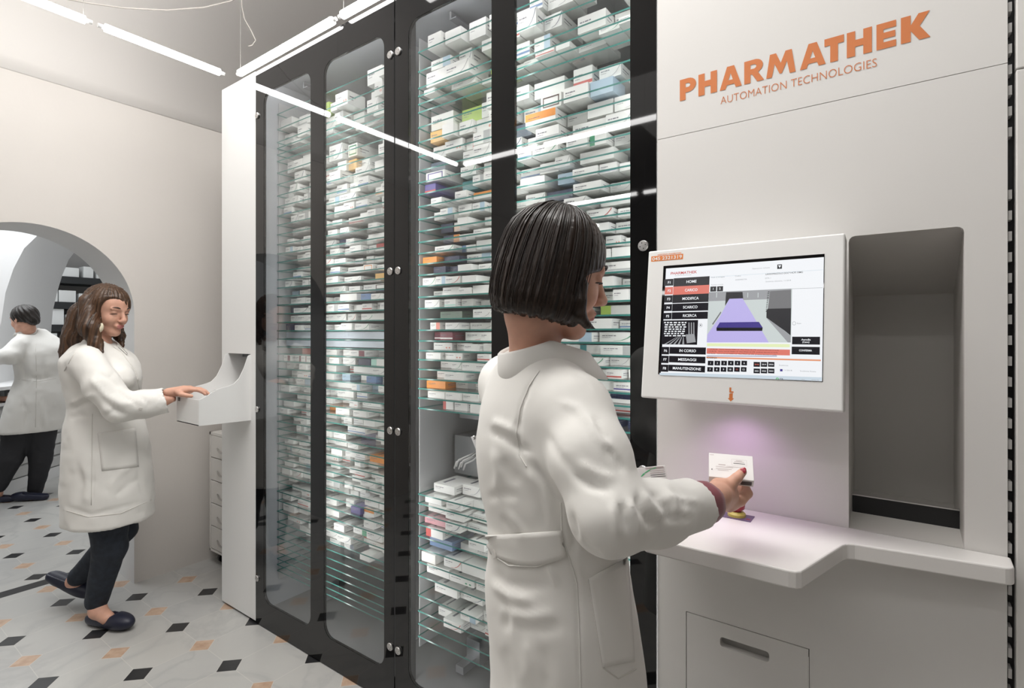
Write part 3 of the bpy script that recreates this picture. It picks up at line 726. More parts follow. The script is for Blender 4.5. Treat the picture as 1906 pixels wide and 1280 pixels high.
# ------------------------------------------------- screen housing
HS = thing('touch_screen_terminal', 'white tilted terminal with lit touch screen on the loading station', 'screen')
hx0, hx1 = -.500, -.0765
y_t, z_t, y_b, z_b = -.100, 1.658, -.152, 1.292
P0 = Vector((hx0, y_b, z_b)); EX = Vector((1, 0, 0)); EY = Vector((0, y_t-y_b, z_t-z_b)); HH = EY.length; EY.normalize(); EN = EX.cross(EY); EN.normalize()
if EN.y > 0: EN = -EN
mb = MB(); W_ = hx1-hx0
mb.obox(P0-EN*.052, EX*W_, EY*HH, EN*.052); mb.build('housing', WHITE_M, HS, bevel=.004, seg=3)
mb = MB(); mb.obox(P0-EN*.052+EX*.03+EY*.03-EN*.0, EX*(W_-.06), EY*(HH-.06), Vector((0, .13, .0))); mb.build('mounting_block', WHITE_M, HS)
def sc2(X, Y):     # enlarged-screen reading -> (s, t) on the housing face
    p = on_plane(1220+X/4.9235, 460+Y/4.9235, P0, EN)-P0; return p.dot(EX), p.dot(EY)
def W3(s, t, l=0): return P0+EX*s+EY*t+EN*(.0003+.0006*l)
s0, t1 = sc2(80, 178); s1, t0 = sc2(1528, 1228)
s0, t1 = sc2(78, 176)[0], sc2(78, 176)[1]
MB().obox(W3(s0-.001, t0-.001, 0), EX*(s1-s0+.002), EY*(t1-t0+.002), EN*.0004).build('bezel', BLACK_G, HS)
def em(name, c, k=1.0): return mat('display_'+name, (.004, .004, .005), .25, emit=c, estr=k)
SM = [em('white', (.92, .94, .97), .95), em('black', (.012, .012, .02), .5), em('coral', (.80, .22, .17), .9), em('lilac', (.56, .50, .90), .9), em('deep_violet', (.07, .05, .30), .8),
      em('grey', (.30, .30, .31), .6), em('pale_green', (.66, .72, .71), .9), em('yellow', (.86, .95, .55), .9), em('orange', (.85, .34, .18), .9), em('dark_grey', (.04, .04, .045), .6),
      em('pale_blue', (.66, .76, .84), .9), em('red', (.66, .07, .06), .8), em('mid_grey', (.42, .43, .45), .8), em('green', (.2, .6, .25), .8)]
SM_N = dict(white=0, black=1, coral=2, lilac=3, violet=4, grey=5, pgreen=6, yellow=7, orange=8, dgrey=9, pblue=10, red=11, mgrey=12, green=13)
ui = MB()
def rect(X0, Y0, X1, Y1, c, l=1):
    a = sc2(X0, Y0); b_ = sc2(X1, Y1); ui.add([W3(a[0], b_[1], l), W3(b_[0], b_[1], l), W3(b_[0], a[1], l), W3(a[0], a[1], l)], [(0, 1, 2, 3)], SM_N[c])
def poly(P, c, l=2): ui.add([W3(*sc2(x, y), l) for x, y in P], [tuple(range(len(P)))], SM_N[c])
def label(s, X, Y, hpx, c='white', l=4, bold=.02, wpx=None):
    p = sc2(X, Y); q = sc2(X, Y-hpx); h = abs(q[1]-p[1]); w = None
    if wpx: w = abs(sc2(X+wpx/2, Y)[0]-sc2(X-wpx/2, Y)[0])
    put_text(ui, s, W3(*p, l), EX, EY, h, SM_N[c], bold, w)
rect(98, 196, 1527, 1228, 'white', 1)
label('PHARMATHEK', 260, 246, 24, 'red', 2, .018, 240); label('AUTOMATION TECHNOLOGIES', 255, 262, 8, 'mgrey', 2, 0, 150)
rows = [('F1', 'HOME', 82, 295, 165, 352, 170, 286, 495, 345, 'dgrey'), ('F2', 'CARICO', 90, 368, 160, 432, 166, 362, 493, 424, 'coral'), ('F3', 'MODIFICA', 84, 444, 156, 506, 160, 438, 488, 502, 'dgrey'),
        ('F4', 'SCARICO', 78, 524, 152, 584, 157, 519, 485, 580, 'black'), ('F5', 'RICERCA', 72, 603, 148, 660, 153, 598, 480, 656, 'black'), ('F6', 'IN CORSO', 56, 913, 126, 982, 132, 914, 462, 984, 'black'),
        ('F7', 'MESSAGGI', 50, 993, 121, 1062, 127, 995, 458, 1065, 'black'), ('F8', 'MANUTENZIONE', 44, 1074, 118, 1142, 122, 1076, 455, 1148, 'black')]
for f_, t_, a0, b0, a1, b1, c0, d0, c1, d1, cc in rows:
    rect(a0, b0, a1, b1, cc, 2); rect(c0, d0, c1, d1, cc, 2)
    label(f_, (a0+a1)/2+5, (b0+b1)/2+12, 22); wp = {'HOME': 92, 'CARICO': 115, 'MODIFICA': 150, 'SCARICO': 132, 'RICERCA': 125, 'IN CORSO': 152, 'MESSAGGI': 165, 'MANUTENZIONE': 258}[t_]
    label(t_, (c0+c1)/2, (d0+d1)/2+12, 24, bold=.018, wpx=wp)
rect(66, 672, 383, 894, 'black', 2)
ur = random.Random(4)
for r_ in range(7):
    x = 80+ur.random()*10
    while x < 280 - r_*4:
        w = ur.uniform(14, 34); rect(x, 686+r_*20, min(x+w, 292), 697+r_*20, 'white', 3); x += w+ur.uniform(8, 14)
for k in range(5): poly([(80+k*42, 890), (98+k*42, 890), (205+k*14, 822), (200+k*14, 822)], 'mgrey', 3)
for k in range(3): poly([(305+k*22, 690), (314+k*22, 690), (316+k*22, 800), (305+k*22, 800)], 'mgrey', 3)
poly([(280, 800), (360, 795), (372, 870), (290, 880)], 'mgrey', 3)
# picture of the loading belt
rect(490, 412, 1244, 874, 'pgreen', 2); rect(494, 414, 1244, 470, 'mgrey', 2.4)
for k in range(7): rect(560+k*95, 418, 565+k*95, 462, 'pgreen', 2.8)
poly([(680, 474), (800, 470), (880, 600), (1040, 873), (472, 873), (478, 800), (590, 640)], 'lilac', 3)
zz = []
for k in range(8): zz += [(640 if k % 2 == 0 else 652, 418+k*9)]
poly([(650, 414), (800, 411), (806, 470), (680, 474), (640, 540), (645, 480)], 'dgrey', 3.3)
poly([(600, 590), (606, 600), (530, 712), (522, 704)], 'grey', 3.3)
Pz = [(1052, 404)]
for k in range(12): Pz += [(1050-k*3, 410+k*18), (1030-k*2, 418+k*18)]
poly([(1052, 404), (1245, 392), (1245, 560), (1030, 575)], 'grey', 3); poly([(1030, 565), (1245, 560), (1240, 810), (1190, 770), (1018, 645), (1020, 580)], 'dgrey', 3.3)
for k in range(12): poly([(1046-k*2.4, 405+k*16), (1046-k*2.4, 417+k*16), (1024-k*1.2, 415+k*16)], 'dgrey', 3.4)
poly([(1016, 646), (1032, 650), (1240, 812), (1240, 873), (1215, 873)], 'mgrey', 3.2)
poly([(592, 690), (950, 685), (985, 738), (562, 738)], 'violet', 3.6); poly([(562, 738), (985, 738), (980, 768), (562, 768)], 'black', 3.6)
rect(474, 880, 1232, 918, 'yellow', 2); rect(472, 926, 1233, 992, 'coral', 2)
for k, y in enumerate((943, 963, 984)): label('11:03:08,236    Carico manuale 036841127  MULTIPLEX 20 CPR  prodotto bloccato in uscita', 800-k*10, y, 9, 'dgrey', 3, 0, 640)
poly([(474, 994), (1115, 996), (1115, 1001), (474, 999)], 'violet', 3)
rect(468, 1003, 1516, 1044, 'orange', 2); label('SCADENZA', 520, 1020, 13, 'dgrey', 3, .02, 92)
for k in range(6):
    for j in range(2):
        x0_ = (483, 478)[j]+k*61.5; y0_ = (1040, 1098)[j]; rect(x0_, y0_, x0_+50, y0_+44, 'black', 3); label(str(j*6+k+1), x0_+25, y0_+30, 16, 'coral' if (j, k) == (1, 4) else 'white', 4, .01)
for k in range(3):
    for j in range(2):
        x0_ = 902+k*66; y0_ = (1051, 1111)[j]; rect(x0_, y0_, x0_+57, y0_+46, 'black', 3); label(str(2018+j*3+k), x0_+28, y0_+30, 13, 'coral' if (j, k) == (0, 0) else 'white', 4, .01)
rect(1254, 820, 1508, 893, 'black', 2); label('Annulla', 1380, 855, 16, wpx=86); label('(Canc)', 1380, 877, 15, wpx=64)
rect(1250, 911, 1506, 986, 'black', 2); label('CONFERMA', 1376, 955, 17, wpx=118)
rect(505, 362, 558, 406, 'dgrey', 2); rect(567, 360, 620, 404, 'dgrey', 2); label('1', 532, 392, 18); label('2', 593, 390, 18)
rect(1118, 160, 1160, 198, 'dgrey', 2); poly([(1126, 168), (1154, 167), (1140, 192)], 'white', 3)
label('Operazione richiesta', 968, 198, 11, 'mgrey', 2, 0, 160); label('Modo di immagazz.', 575, 280, 12, 'mgrey', 2, 0, 125); label('Codice', 758, 270, 12, 'mgrey', 2, 0, 52)
label('A030985334', 785, 303, 12, 'mgrey', 2, 0, 105); label('LANSOPRAZOLO DOC*14CPS 30MG', 1178, 246, 14, 'dgrey', 2, .01, 340); label('QTA: 1', 1032, 290, 12, 'mgrey', 2, 0, 54)
label('Scadenza obiettivo: 11/2018', 1125, 316, 12, 'mgrey', 2, 0, 230); label('Numero scatole', 568, 348, 10, 'mgrey', 2, 0, 110)
label('Scadenza', 1175, 1088, 12, 'mgrey', 2, 0, 84); label('11/2018', 1215, 1134, 12, 'mgrey', 2, 0, 75); label('Scadenza fissata', 1398, 1142, 12, 'mgrey', 2, 0, 145)
rect(1143, 1116, 1166, 1138, 'violet', 2); label('Reso', 1318, 704, 12, 'mgrey', 2, 0, 38)
rect(505, 385, 1535, 388, 'mgrey', 1.5) if False else poly([(1245, 380), (1532, 371), (1532, 374), (1245, 383)], 'mgrey', 1.6)
poly([(500, 274), (1536, 206), (1536, 209), (500, 277)], 'pblue', 1.6)
poly([(40, 1150), (470, 1158), (1524, 1192), (1524, 1226), (38, 1170)], 'pblue', 1.6)
label('PTR', 1155, 1212, 12, 'dgrey', 3, .02, 32); label('10:42:30', 1465, 1222, 10, 'mgrey', 3, 0, 66); label('15C', 1355, 1218, 10, 'mgrey', 3, 0, 34)
poly([(1105, 1200), (1118, 1193), (1132, 1200), (1132, 1212), (1126, 1212), (1118, 1200), (1110, 1212), (1105, 1212)], 'green', 3)
for cx, cy in ((416, 715), (1272, 698)):
    poly([(cx+17*math.cos(a*PI/6), cy+17*math.sin(a*PI/6)) for a in range(12)], 'mgrey', 2); poly([(cx+14*math.cos(a*PI/6), cy+14*math.sin(a*PI/6)) for a in range(12)], 'white', 2.5)
poly([(416+6*math.cos(a*PI/4), 715+6*math.sin(a*PI/4)) for a in range(8)], 'black', 3)
ui.build('display', SM, HS)
# sticker and arrow mark
def hp(px, py): p = on_plane(px, py, P0, EN)-P0; return p.dot(EX), p.dot(EY)
a_, b_ = hp(1212, 487), hp(1272, 469)
mb = MB(); mb.add([W3(a_[0], a_[1], 0), W3(b_[0], a_[1], 0), W3(b_[0], a_[1]+.0135, 0), W3(a_[0], a_[1]+.0135, 0)], [(0, 1, 2, 3)], 0)
put_text(mb, '045 2321319', W3((a_[0]+b_[0])/2, a_[1]+.0025, 1), EX, EY, .0085, 1, .02, (b_[0]-a_[0])*.93)
put_text(mb, 'ASSISTENZA PHARMATHEK', W3((a_[0]+b_[0])/2+.006, a_[1]+.0145, 1), EX, EY, .0035, 0, .01, (b_[0]-a_[0])*.75)
mb.build('phone_sticker', [mat('sticker_orange', (.80, .24, .05), .4), mat('sticker_white', (.85, .83, .8), .4)], HS)
c_ = hp(1360, 746); mb = MB()
def AR_(P): mb.add([W3(c_[0]+x, c_[1]+y, 0) for x, y in P], [tuple(range(len(P)))])
AR_([(-.0035, .030), (.0005, .030), (.0005, .0215), (.0055, .0215), (.0055, .0185), (-.0035, .0185)]); AR_([(-.0035, .016), (.0040, .018), (.0040, .006), (-.0035, .006)]); AR_([(-.0065, .006), (.007, .006), (0, -.001)])
mb.build('arrow_mark', ORANGE, HS)
base_at(HS, ((hx0+hx1)/2, -.06, z_b))

# ------------------------------------------------- rack strip and the neighbouring panel
MB().box((SX1+.001, .03, 0), (SX1+.012, .05, TOP)).build('slot_back', BLACK_P, STN)
mb = MB(); z = .05
while z < 2.7:
    if not (1.74 < z < 1.83): mb.box((SX1+.0015, .006, z), (SX1+.007, .03, z+.018))
    z += .0405
mb.build('slotted_strip', mat('strip_grey', (.55, .54, .53), .4), STN)
base_at(STN, (-.16, .4, 0))
NP = thing('side_cabinet', 'plain white tall cabinet panel right of the slotted strip', 'cabinet')
MB().box((.196, -.001, 0), (1.3, .02, 1.956)).build('lower_panel', WHITE, NP, bevel=.002)
MB().box((.196, -.001, 1.9585), (1.3, .02, TOP)).build('upper_panel', WHITE, NP, bevel=.002)
MB().box((.197, .021, 0), (1.3, .6, TOP)).build('body', mat('carcass_grey'), NP)
base_at(NP, (.75, .3, 0))

# ================================================================= WHITE COLUMN WITH DELIVERY TRAY
COL = thing('delivery_column', 'tall narrow white delivery column left of the black cabinet', 'dispenser')
cx0, cx1 = -2.923, -2.580
ox0, ox1, oz0, oz1 = -2.853, -2.627, 1.06, 1.344
vsheet('front_panel', [(cx0, .012), (cx1, .012), (cx1, TOP), (cx0, TOP)], [[(ox0, oz0), (ox1, oz0), (ox1, oz1), (ox0, oz1)]], 0, .004, WHITE_M, COL)
mb = MB(); mb.box((cx0, .004, .012), (cx0+.004, .45, TOP)); mb.box((cx1-.004, .004, .012), (cx1, .45, TOP)); mb.box((cx0, .45, .012), (cx1, .455, TOP)); mb.box((cx0, .004, TOP-.004), (cx1, .45, TOP))
mb.build('casing', WHITE_M, COL)
MB().box((cx0+.01, .02, 0), (cx1-.01, .44, .012)).build('plinth', BLACK_P, COL)
mb = MB(); mb.box((ox0, .14, oz0-.05), (ox1, .145, oz1+.05)); mb.box((ox0-.004, .004, oz0-.05), (ox0, .145, oz1+.05)); mb.box((ox1, .004, oz0-.05), (ox1+.004, .145, oz1+.05)); mb.box((ox0, .004, oz0-.06), (ox1, .145, oz0-.05))
mb.build('recess_lining', WHITE_M, COL)
mb = MB(); mb.box((ox0+.03, .06, oz1-.02), (ox1-.08, .09, oz1+.03)); mb.box((ox0+.05, .05, oz1-.008), (ox0+.09, .06, oz1+.02)); mb.build('recess_mechanism', STEEL_D, COL)
for x in (-2.79, -2.70): MB().lathe((x, .139, 1.275), (0, -1, 0), [(.005, 0), (.005, .003)], 10).build('screw', STEEL, COL)
# tray
tx0, tx1, ty, tz = -2.857, -2.6235, -.247, 1.012
sidep = [(0, 1.010), (ty, 1.016), (ty, 1.137), (-.215, 1.150), (-.185, 1.170), (-.155, 1.182), (-.115, 1.190), (-.085, 1.200), (-.06, 1.225), (-.035, 1.275), (-.015, 1.335), (0, 1.342)]
tr = MB()
for x in (tx0, tx1-.004): tr.prism([(x, y, z) for y, z in sidep], (.004, 0, 0))
tr.box((tx0+.004, ty, 1.016), (tx1-.004, ty+.004, 1.137)); tr.obox((tx0+.004, ty, 1.016), (tx1-tx0-.008, 0, 0), (0, -ty, -.006), (0, 0, .004))
tr.obox((tx0+.004, -.09, 1.02), (tx1-tx0-.008, 0, 0), (0, .14, .14), (0, .003, -.003))
tr.build('delivery_tray', WHITE_M, COL)
mb = MB(); c = Vector((-2.842, ty-.0006, 1.118)); mb.add([c, c+Vector((.022, 0, 0)), c+Vector((.022, 0, .017)), c+Vector((0, 0, .017))], [(0, 1, 2, 3)], 0)
for k in range(2): mb.add([c+Vector((.003, -.0003, .004+k*.006)), c+Vector((.019, -.0003, .004+k*.006)), c+Vector((.019, -.0003, .0062+k*.006)), c+Vector((.003, -.0003, .0062+k*.006))], [(0, 1, 2, 3)], 1)
mb.build('tray_label', [BLACK_P, mat('label_grey', (.4, .38, .36), .5)], COL)
base_at(COL, ((cx0+cx1)/2, .2, 0))

# ------------------------------------------------- drawer unit on castors behind the column
DU = thing('drawer_pedestal', 'narrow white drawer pedestal on castors between wall and white column', 'drawers')
dx0, dx1, dy, dz0, dz1 = -3.492, -3.10, .195, .083, .828
MB().box((dx0, dy+.016, dz0), (dx1, dy+.5, dz1)).build('body', mat('drawer_paint', (.76, .74, .71), .4), DU, bevel=.003)
n = 5; hh = (dz1-dz0-.03)/n
mb = MB(); mb.box((dx0, dy, dz0), (dx0+.014, dy+.016, dz1)); mb.box((dx1-.014, dy, dz0), (dx1, dy+.016, dz1)); mb.box((dx0, dy, dz1-.016), (dx1, dy+.016, dz1)); mb.box((dx0, dy, dz0), (dx1, dy+.016, dz0+.012)); mb.build('front_frame', mat('drawer_paint'), DU)
for k in range(n):
    z = dz0+.014+k*hh
    d_ = MB().box((dx0+.017, dy+.001, z+.004), (dx1-.017, dy+.016, z+hh-.002)).build('drawer', mat('drawer_paint'), DU, bevel=.002)
    pts = [(dx0+.10+.19*j/10, dy-.022*math.sin(PI*j/10)+.002, z+hh*.46-.012*math.sin(PI*j/10)) for j in range(11)]
    MB().tube(pts, .0055, 8).build('handle', STEEL, d_)
for x in (dx0+.05, dx1-.05):
    for y in (dy+.06, dy+.44):
        w = MB().lathe((x-.012, y, .032), (1, 0, 0), [(.031, 0), (.032, .004), (.032, .02), (.031, .024)], 20); w.build('castor', BLACK_P, DU)
        MB().box((x-.014, y-.02, .05), (x+.014, y+.02, .083)).build('castor_bracket', STEEL_D, DU)
o = MB().prism([(dx0+.06, dy+.12, dz1), (dx0+.17, dy+.12, dz1), (dx0+.14, dy+.12, dz1+.10), (dx0+.10, dy+.12, dz1+.10)], (0, .09, 0)).build('white_pot', WHITE_M, bevel=.004)
tag(o, 'small white tapered container standing on the drawer pedestal', 'container')
base_at(DU, ((dx0+dx1)/2, dy+.25, 0))

# ================================================================= PEOPLE: smooth bodies grown from blended distance fields
from mathutils.bvhtree import BVHTree
f32 = np.float32
def V3(p): return np.array(p, f32)
def KP(px, py, Z): return at_depth(px, py, Z)              # reading of the photograph at a known distance
def RZ(r, Z, z): return Vector(C0) + RV*r + FV*Z + UP*(z-CAMH)
def smin(a, b, k): 
    h = np.clip(.5+.5*(b-a)/k, 0, 1); return b*(1-h)+a*h-k*h*(1-h)
def smax(a, b, k): return -smin(-a, -b, k)
def s_cone(P, a, b, ra, rb):
    a = V3(a); b = V3(b); ab = b-a; t = np.clip(((P-a)@ab)/max(1e-9, float(ab@ab)), 0, 1)
    return np.sqrt((((P-a)-t[..., None]*ab)**2).sum(-1))-(ra+(rb-ra)*t)
def s_ell(P, c, r, Rm=None):
    q = P-V3(c)
    if Rm is not None: q = q@Rm          # columns of Rm are the local axes
    r = V3(r); k0 = np.sqrt(((q/r)**2).sum(-1)); k1 = np.sqrt(((q/(r*r))**2).sum(-1)); return k0*(k0-1)/np.maximum(k1, 1e-6)
def s_chain(P, pts, rs, k=.01):
    d = None
    for i in range(len(pts)-1):
        e = s_cone(P, pts[i], pts[i+1], rs[i], rs[i+1]); d = e if d is None else smin(d, e, k)
    return d
def s_loft(P, st, fdir, sdir):
    """upright body: stations (z, centre r, centre Z, half depth, half width), smoothly joined; z rises"""
    st = sorted(st); zs = np.array([s[0] for s in st]); z = P[..., 2]
    def ip(k):
        v = np.array([s[k] for s in st]); x = np.clip(z, zs[0], zs[-1])
        # monotone smooth interpolation
        i = np.clip(np.searchsorted(zs, x)-1, 0, len(zs)-2); t = (x-zs[i])/(zs[i+1]-zs[i])
        m = np.gradient(v, zs); h = zs[i+1]-zs[i]
        return ((2*t**3-3*t**2+1)*v[i]+(t**3-2*t**2+t)*h*m[i]+(-2*t**3+3*t**2)*v[i+1]+(t**3-t**2)*h*m[i+1]).astype(f32)
    cr, cz, a, b = ip(1), ip(2), ip(3), ip(4)
    q = P-V3(C0); r = q@V3(RV)-cr; F = q@V3(FV)-cz
    fr, fF = fdir; sr, sF = sdir
    x = r*fr+F*fF; y = r*sr+F*sF
    k0 = np.sqrt((x/a)**2+(y/b)**2); k1 = np.sqrt((x/a**2)**2+(y/b**2)**2); d = k0*(k0-1)/np.maximum(k1, 1e-6)
    return np.maximum(d, np.maximum(zs[0]-z, z-zs[-1]))
def snet(F, o, h):
    S = F < 0; n = np.array(F.shape); cs = n-1; N = int(cs.prod()); acc = np.zeros((N, 3)); cnt = np.zeros(N); quads = []
    for ax in range(3):
        u, v = [(1, 2), (2, 0), (0, 1)][ax]
        sl0 = [slice(None)]*3; sl1 = [slice(None)]*3; sl0[ax] = slice(0, -1); sl1[ax] = slice(1, None)
        a, b = F[tuple(sl0)], F[tuple(sl1)]; cr = S[tuple(sl0)] != S[tuple(sl1)]
        idx = np.argwhere(cr); t = (a[cr]/(a[cr]-b[cr])); pos = idx.astype(float); pos[:, ax] += t; sg = S[tuple(sl0)][cr]
        ids = []; ok = np.ones(len(idx), bool)
        for du, dv in ((0, 0), (-1, 0), (-1, -1), (0, -1)):
            c = idx.copy(); c[:, u] += du; c[:, v] += dv
            g = (c >= 0).all(1) & (c < cs).all(1); ok &= g
            flat = c[:, 0]*cs[1]*cs[2]+c[:, 1]*cs[2]+c[:, 2]; flat[~g] = 0
            for k in range(3): acc[:, k] += np.bincount(flat[g], weights=pos[g, k], minlength=N)
            cnt += np.bincount(flat[g], minlength=N); ids.append(flat)
        q = np.stack(ids, 1); q[~sg] = q[~sg][:, ::-1]; quads.append(q[ok])
    Q = np.concatenate(quads); used = np.unique(Q); mp = np.zeros(N, int); mp[used] = np.arange(len(used))
    V = acc[used]/cnt[used][:, None]*h+np.array(o); return V, mp[Q]
def grow(fn, lo, hi, h):
    lo = np.array(lo, float); hi = np.array(hi, float); n = np.ceil((hi-lo)/h).astype(int)+1
    ax = [lo[k]+h*np.arange(n[k]) for k in range(3)]
    F = np.empty(n, f32)
    Y, Z = np.meshgrid(ax[1], ax[2], indexing='ij')
    step = max(1, int(400000/(n[1]*n[2])))
    for i in range(0, n[0], step):
        xs = ax[0][i:i+step]; P = np.empty((len(xs), n[1], n[2], 3), f32)
        P[..., 0] = xs[:, None, None]; P[..., 1] = Y; P[..., 2] = Z; F[i:i+step] = fn(P)
    return snet(F, lo, h)
def bounds(pts, pad):
    A = np.array([tuple(p) for p in pts]); return A.min(0)-pad, A.max(0)+pad
def relax(V, Q, n=2, lam=.5):
    E = np.concatenate([Q[:, [0, 1]], Q[:, [1, 2]], Q[:, [2, 3]], Q[:, [3, 0]]])
    for _ in range(n):
        for l in (lam, -lam*1.02):
            s = np.zeros_like(V); c = np.zeros(len(V))
            for k in range(3): s[:, k] = np.bincount(E[:, 0], weights=V[E[:, 1], k], minlength=len(V))+np.bincount(E[:, 1], weights=V[E[:, 0], k], minlength=len(V))
            c = np.bincount(E[:, 0], minlength=len(V))+np.bincount(E[:, 1], minlength=len(V))
            V = V+l*(s/np.maximum(c, 1)[:, None]-V)
    return V
def normals(V, Q):
    a, b, c, d = (V[Q[:, k]] for k in range(4)); n = np.cross(c-a, d-b); N = np.zeros_like(V)
    for k in range(4):
        for j in range(3): N[:, j] += np.bincount(Q[:, k], weights=n[:, j], minlength=len(V))
    return N/np.maximum(np.linalg.norm(N, axis=1), 1e-9)[:, None]
def vnoise(P, s, seed=0):
    q = P*s+seed*17.3; i = np.floor(q).astype(int); f = q-i; f = f*f*(3-2*f)
    def hsh(a): 
        n = (a[:, 0]*73856093) ^ (a[:, 1]*19349663) ^ (a[:, 2]*83492791); n = (n ^ (n >> 13))*1274126177 & 0x7fffffff; return (n % 10007)/10007
    r = 0
    for dx in (0, 1):
        for dy in (0, 1):
            for dz in (0, 1):
                w = (f[:, 0] if dx else 1-f[:, 0])*(f[:, 1] if dy else 1-f[:, 1])*(f[:, 2] if dz else 1-f[:, 2]); r = r+w*hsh(i+[dx, dy, dz])
    return r-.5
def pix(V):
    q = V-np.array(C0); Z = q@np.array(FV); return 953+FPX*(q@np.array(RV))/Z, HOR-FPX*q[:, 2]/Z, Z
def sculpt(V, Q, strokes, zmax=None, rnd=None):
    """cloth folds: ridges (+) and grooves (-) raised along drawn lines on the near side of the cloth"""
    N = normals(V, Q); px, py, Z = pix(V); view = (np.array(C0)-V); view /= np.linalg.norm(view, axis=1)[:, None]
    face = np.clip((N*view).sum(1)*3, 0, 1)
    if zmax is not None: face = face*(Z < zmax)
    d = np.zeros(len(V))
    for pts, w, A in strokes:
        best = np.full(len(V), 1e9); bt = np.zeros(len(V)); L = len(pts)-1
        for i in range(L):
            (x0, y0), (x1, y1) = pts[i], pts[i+1]; dx, dy = x1-x0, y1-y0
            t = np.clip(((px-x0)*dx+(py-y0)*dy)/(dx*dx+dy*dy), 0, 1); e = np.hypot(px-x0-t*dx, py-y0-t*dy)
            m = e < best; best[m] = e[m]; bt[m] = (i+t[m])/L
        fade = np.clip(np.minimum(bt, 1-bt)*5, .12, 1)
        d += A*np.exp(-(best/w)**2)*fade
    V = V+N*(d*face)[:, None]
    if rnd: 
        for s, A in rnd: V = V+N*(A*vnoise(V, s, 3))[:, None]
    return V
def qmesh(name, V, Q, m, parent=None, mi=None):
    me = bpy.data.meshes.new(name); me.vertices.add(len(V)); me.vertices.foreach_set('co', V.astype(f32).ravel())
    me.loops.add(len(Q)*4); me.polygons.add(len(Q)); me.loops.foreach_set('vertex_index', Q.astype(np.int32).ravel())
    me.polygons.foreach_set('loop_start', np.arange(0, len(Q)*4, 4, dtype=np.int32)); me.polygons.foreach_set('loop_total', np.full(len(Q), 4, np.int32))
    me.update(calc_edges=True); me.validate()
    o = put(name, me, m, parent, smooth=True)
    if mi is not None: me.polygons.foreach_set('material_index', mi.astype(np.int32))
    return o
def bvh_of(o): 
    me = o.data; return BVHTree.FromPolygons([v.co.copy() for v in me.vertices], [tuple(p.vertices) for p in me.polygons])
def cast(bvh, px, py):
    v = ray(px, py).normalized(); h = bvh.ray_cast(C0, v); return (h[0], h[1]) if h[0] is not None else (None, None)
def seam(bvh, pts, r, name, m, parent, n=40, lift=.0006):
    P = []
    for i in range(len(pts)-1):
        for k in range(n):
            t = k/n; P.append((pts[i][0]*(1-t)+pts[i+1][0]*t, pts[i][1]*(1-t)+pts[i+1][1]*t))
    P.append(pts[-1]); H = []
    for x, y in P:
        h, nn = cast(bvh, x, y)
        if h is not None and (not H or ((h+nn*lift)-H[-1]).length < .05): H.append(h+nn*lift)
    if len(H) > 2: return MB().tube(H[::2]+[H[-1]], r, 6).build(name, m, parent)
def patch(bvh, quad, nu, nv, lift, thick, name, m, parent, sag=0):
    """a piece of cloth lying on the body: quad is 4 corners in the photograph (tl, tr, br, bl)"""
    G = []; last = None
    for j in range(nv+1):
        row = []
        for i in range(nu+1):
            u, v = i/nu, j/nv
            a = [quad[0][k]*(1-u)+quad[1][k]*u for k in (0, 1)]; b = [quad[3][k]*(1-u)+quad[2][k]*u for k in (0, 1)]
            x, y = a[0]*(1-v)+b[0]*v, a[1]*(1-v)+b[1]*v+sag*math.sin(PI*u)*v; h, nn = cast(bvh, x, y)
            if h is None: h, nn = (last if last else (KP(x, y, 1), -FV))
            last = (h, nn); row.append((h+nn*lift, nn))
        G.append(row)
    W_ = nu+1; vs = [p for r in G for p, _ in r]+[p-nn*thick for r in G for p, nn in r]; n = len(G)*W_; fs = []
    for j in range(nv):
        for i in range(nu):
            a = j*W_+i; fs.append((a, a+W_, a+W_+1, a+1)); fs.append((n+a, n+a+1, n+a+W_+1, n+a+W_))
    for i in range(nu):
        fs.append((i, i+1, n+i+1, n+i)); a = nv*W_+i; fs.append((a+1, a, n+a, n+a+1))
    for j in range(nv):
        a = j*W_; fs.append((a+W_, a, n+a, n+a+W_)); a = j*W_+nu; fs.append((a, a+W_, n+a+W_, n+a))
    return MB().add(vs, fs, 0, True).build(name, m, parent)

COAT = mat('coat_cotton', (.80, .785, .75), .8, spec=.25, sheen=.15, bump=(900, .12, .0006))
SEAM = mat('coat_seam', (.66, .64, .60), .85)
SKIN = mat('skin', (.66, .37, .27), .48, spec=.4, noise=(30, .10, 3)); 
SKIN.node_tree.nodes['Principled BSDF'].inputs['Subsurface Weight'].default_value = .12
SKIN.node_tree.nodes['Principled BSDF'].inputs['Subsurface Radius'].default_value = (.01, .004, .002)
LIPS = mat('lips', (.48, .16, .15), .38); LASH = mat('lashes', (.015, .01, .008), .5); NAIL = mat('red_nail', (.42, .04, .06), .2, coat=.6)
EYEW = mat('eye_white', (.75, .73, .70), .2); IRIS = mat('iris', (.06, .03, .02), .15)
DENIM = mat('dark_denim', (.018, .024, .036), .8, noise=(45, .35, 4), bump=(300, .2, .001)); BLKTR = mat('black_trousers', (.022, .022, .026), .8)
CLOG = mat('navy_clog', (.012, .014, .032), .45)
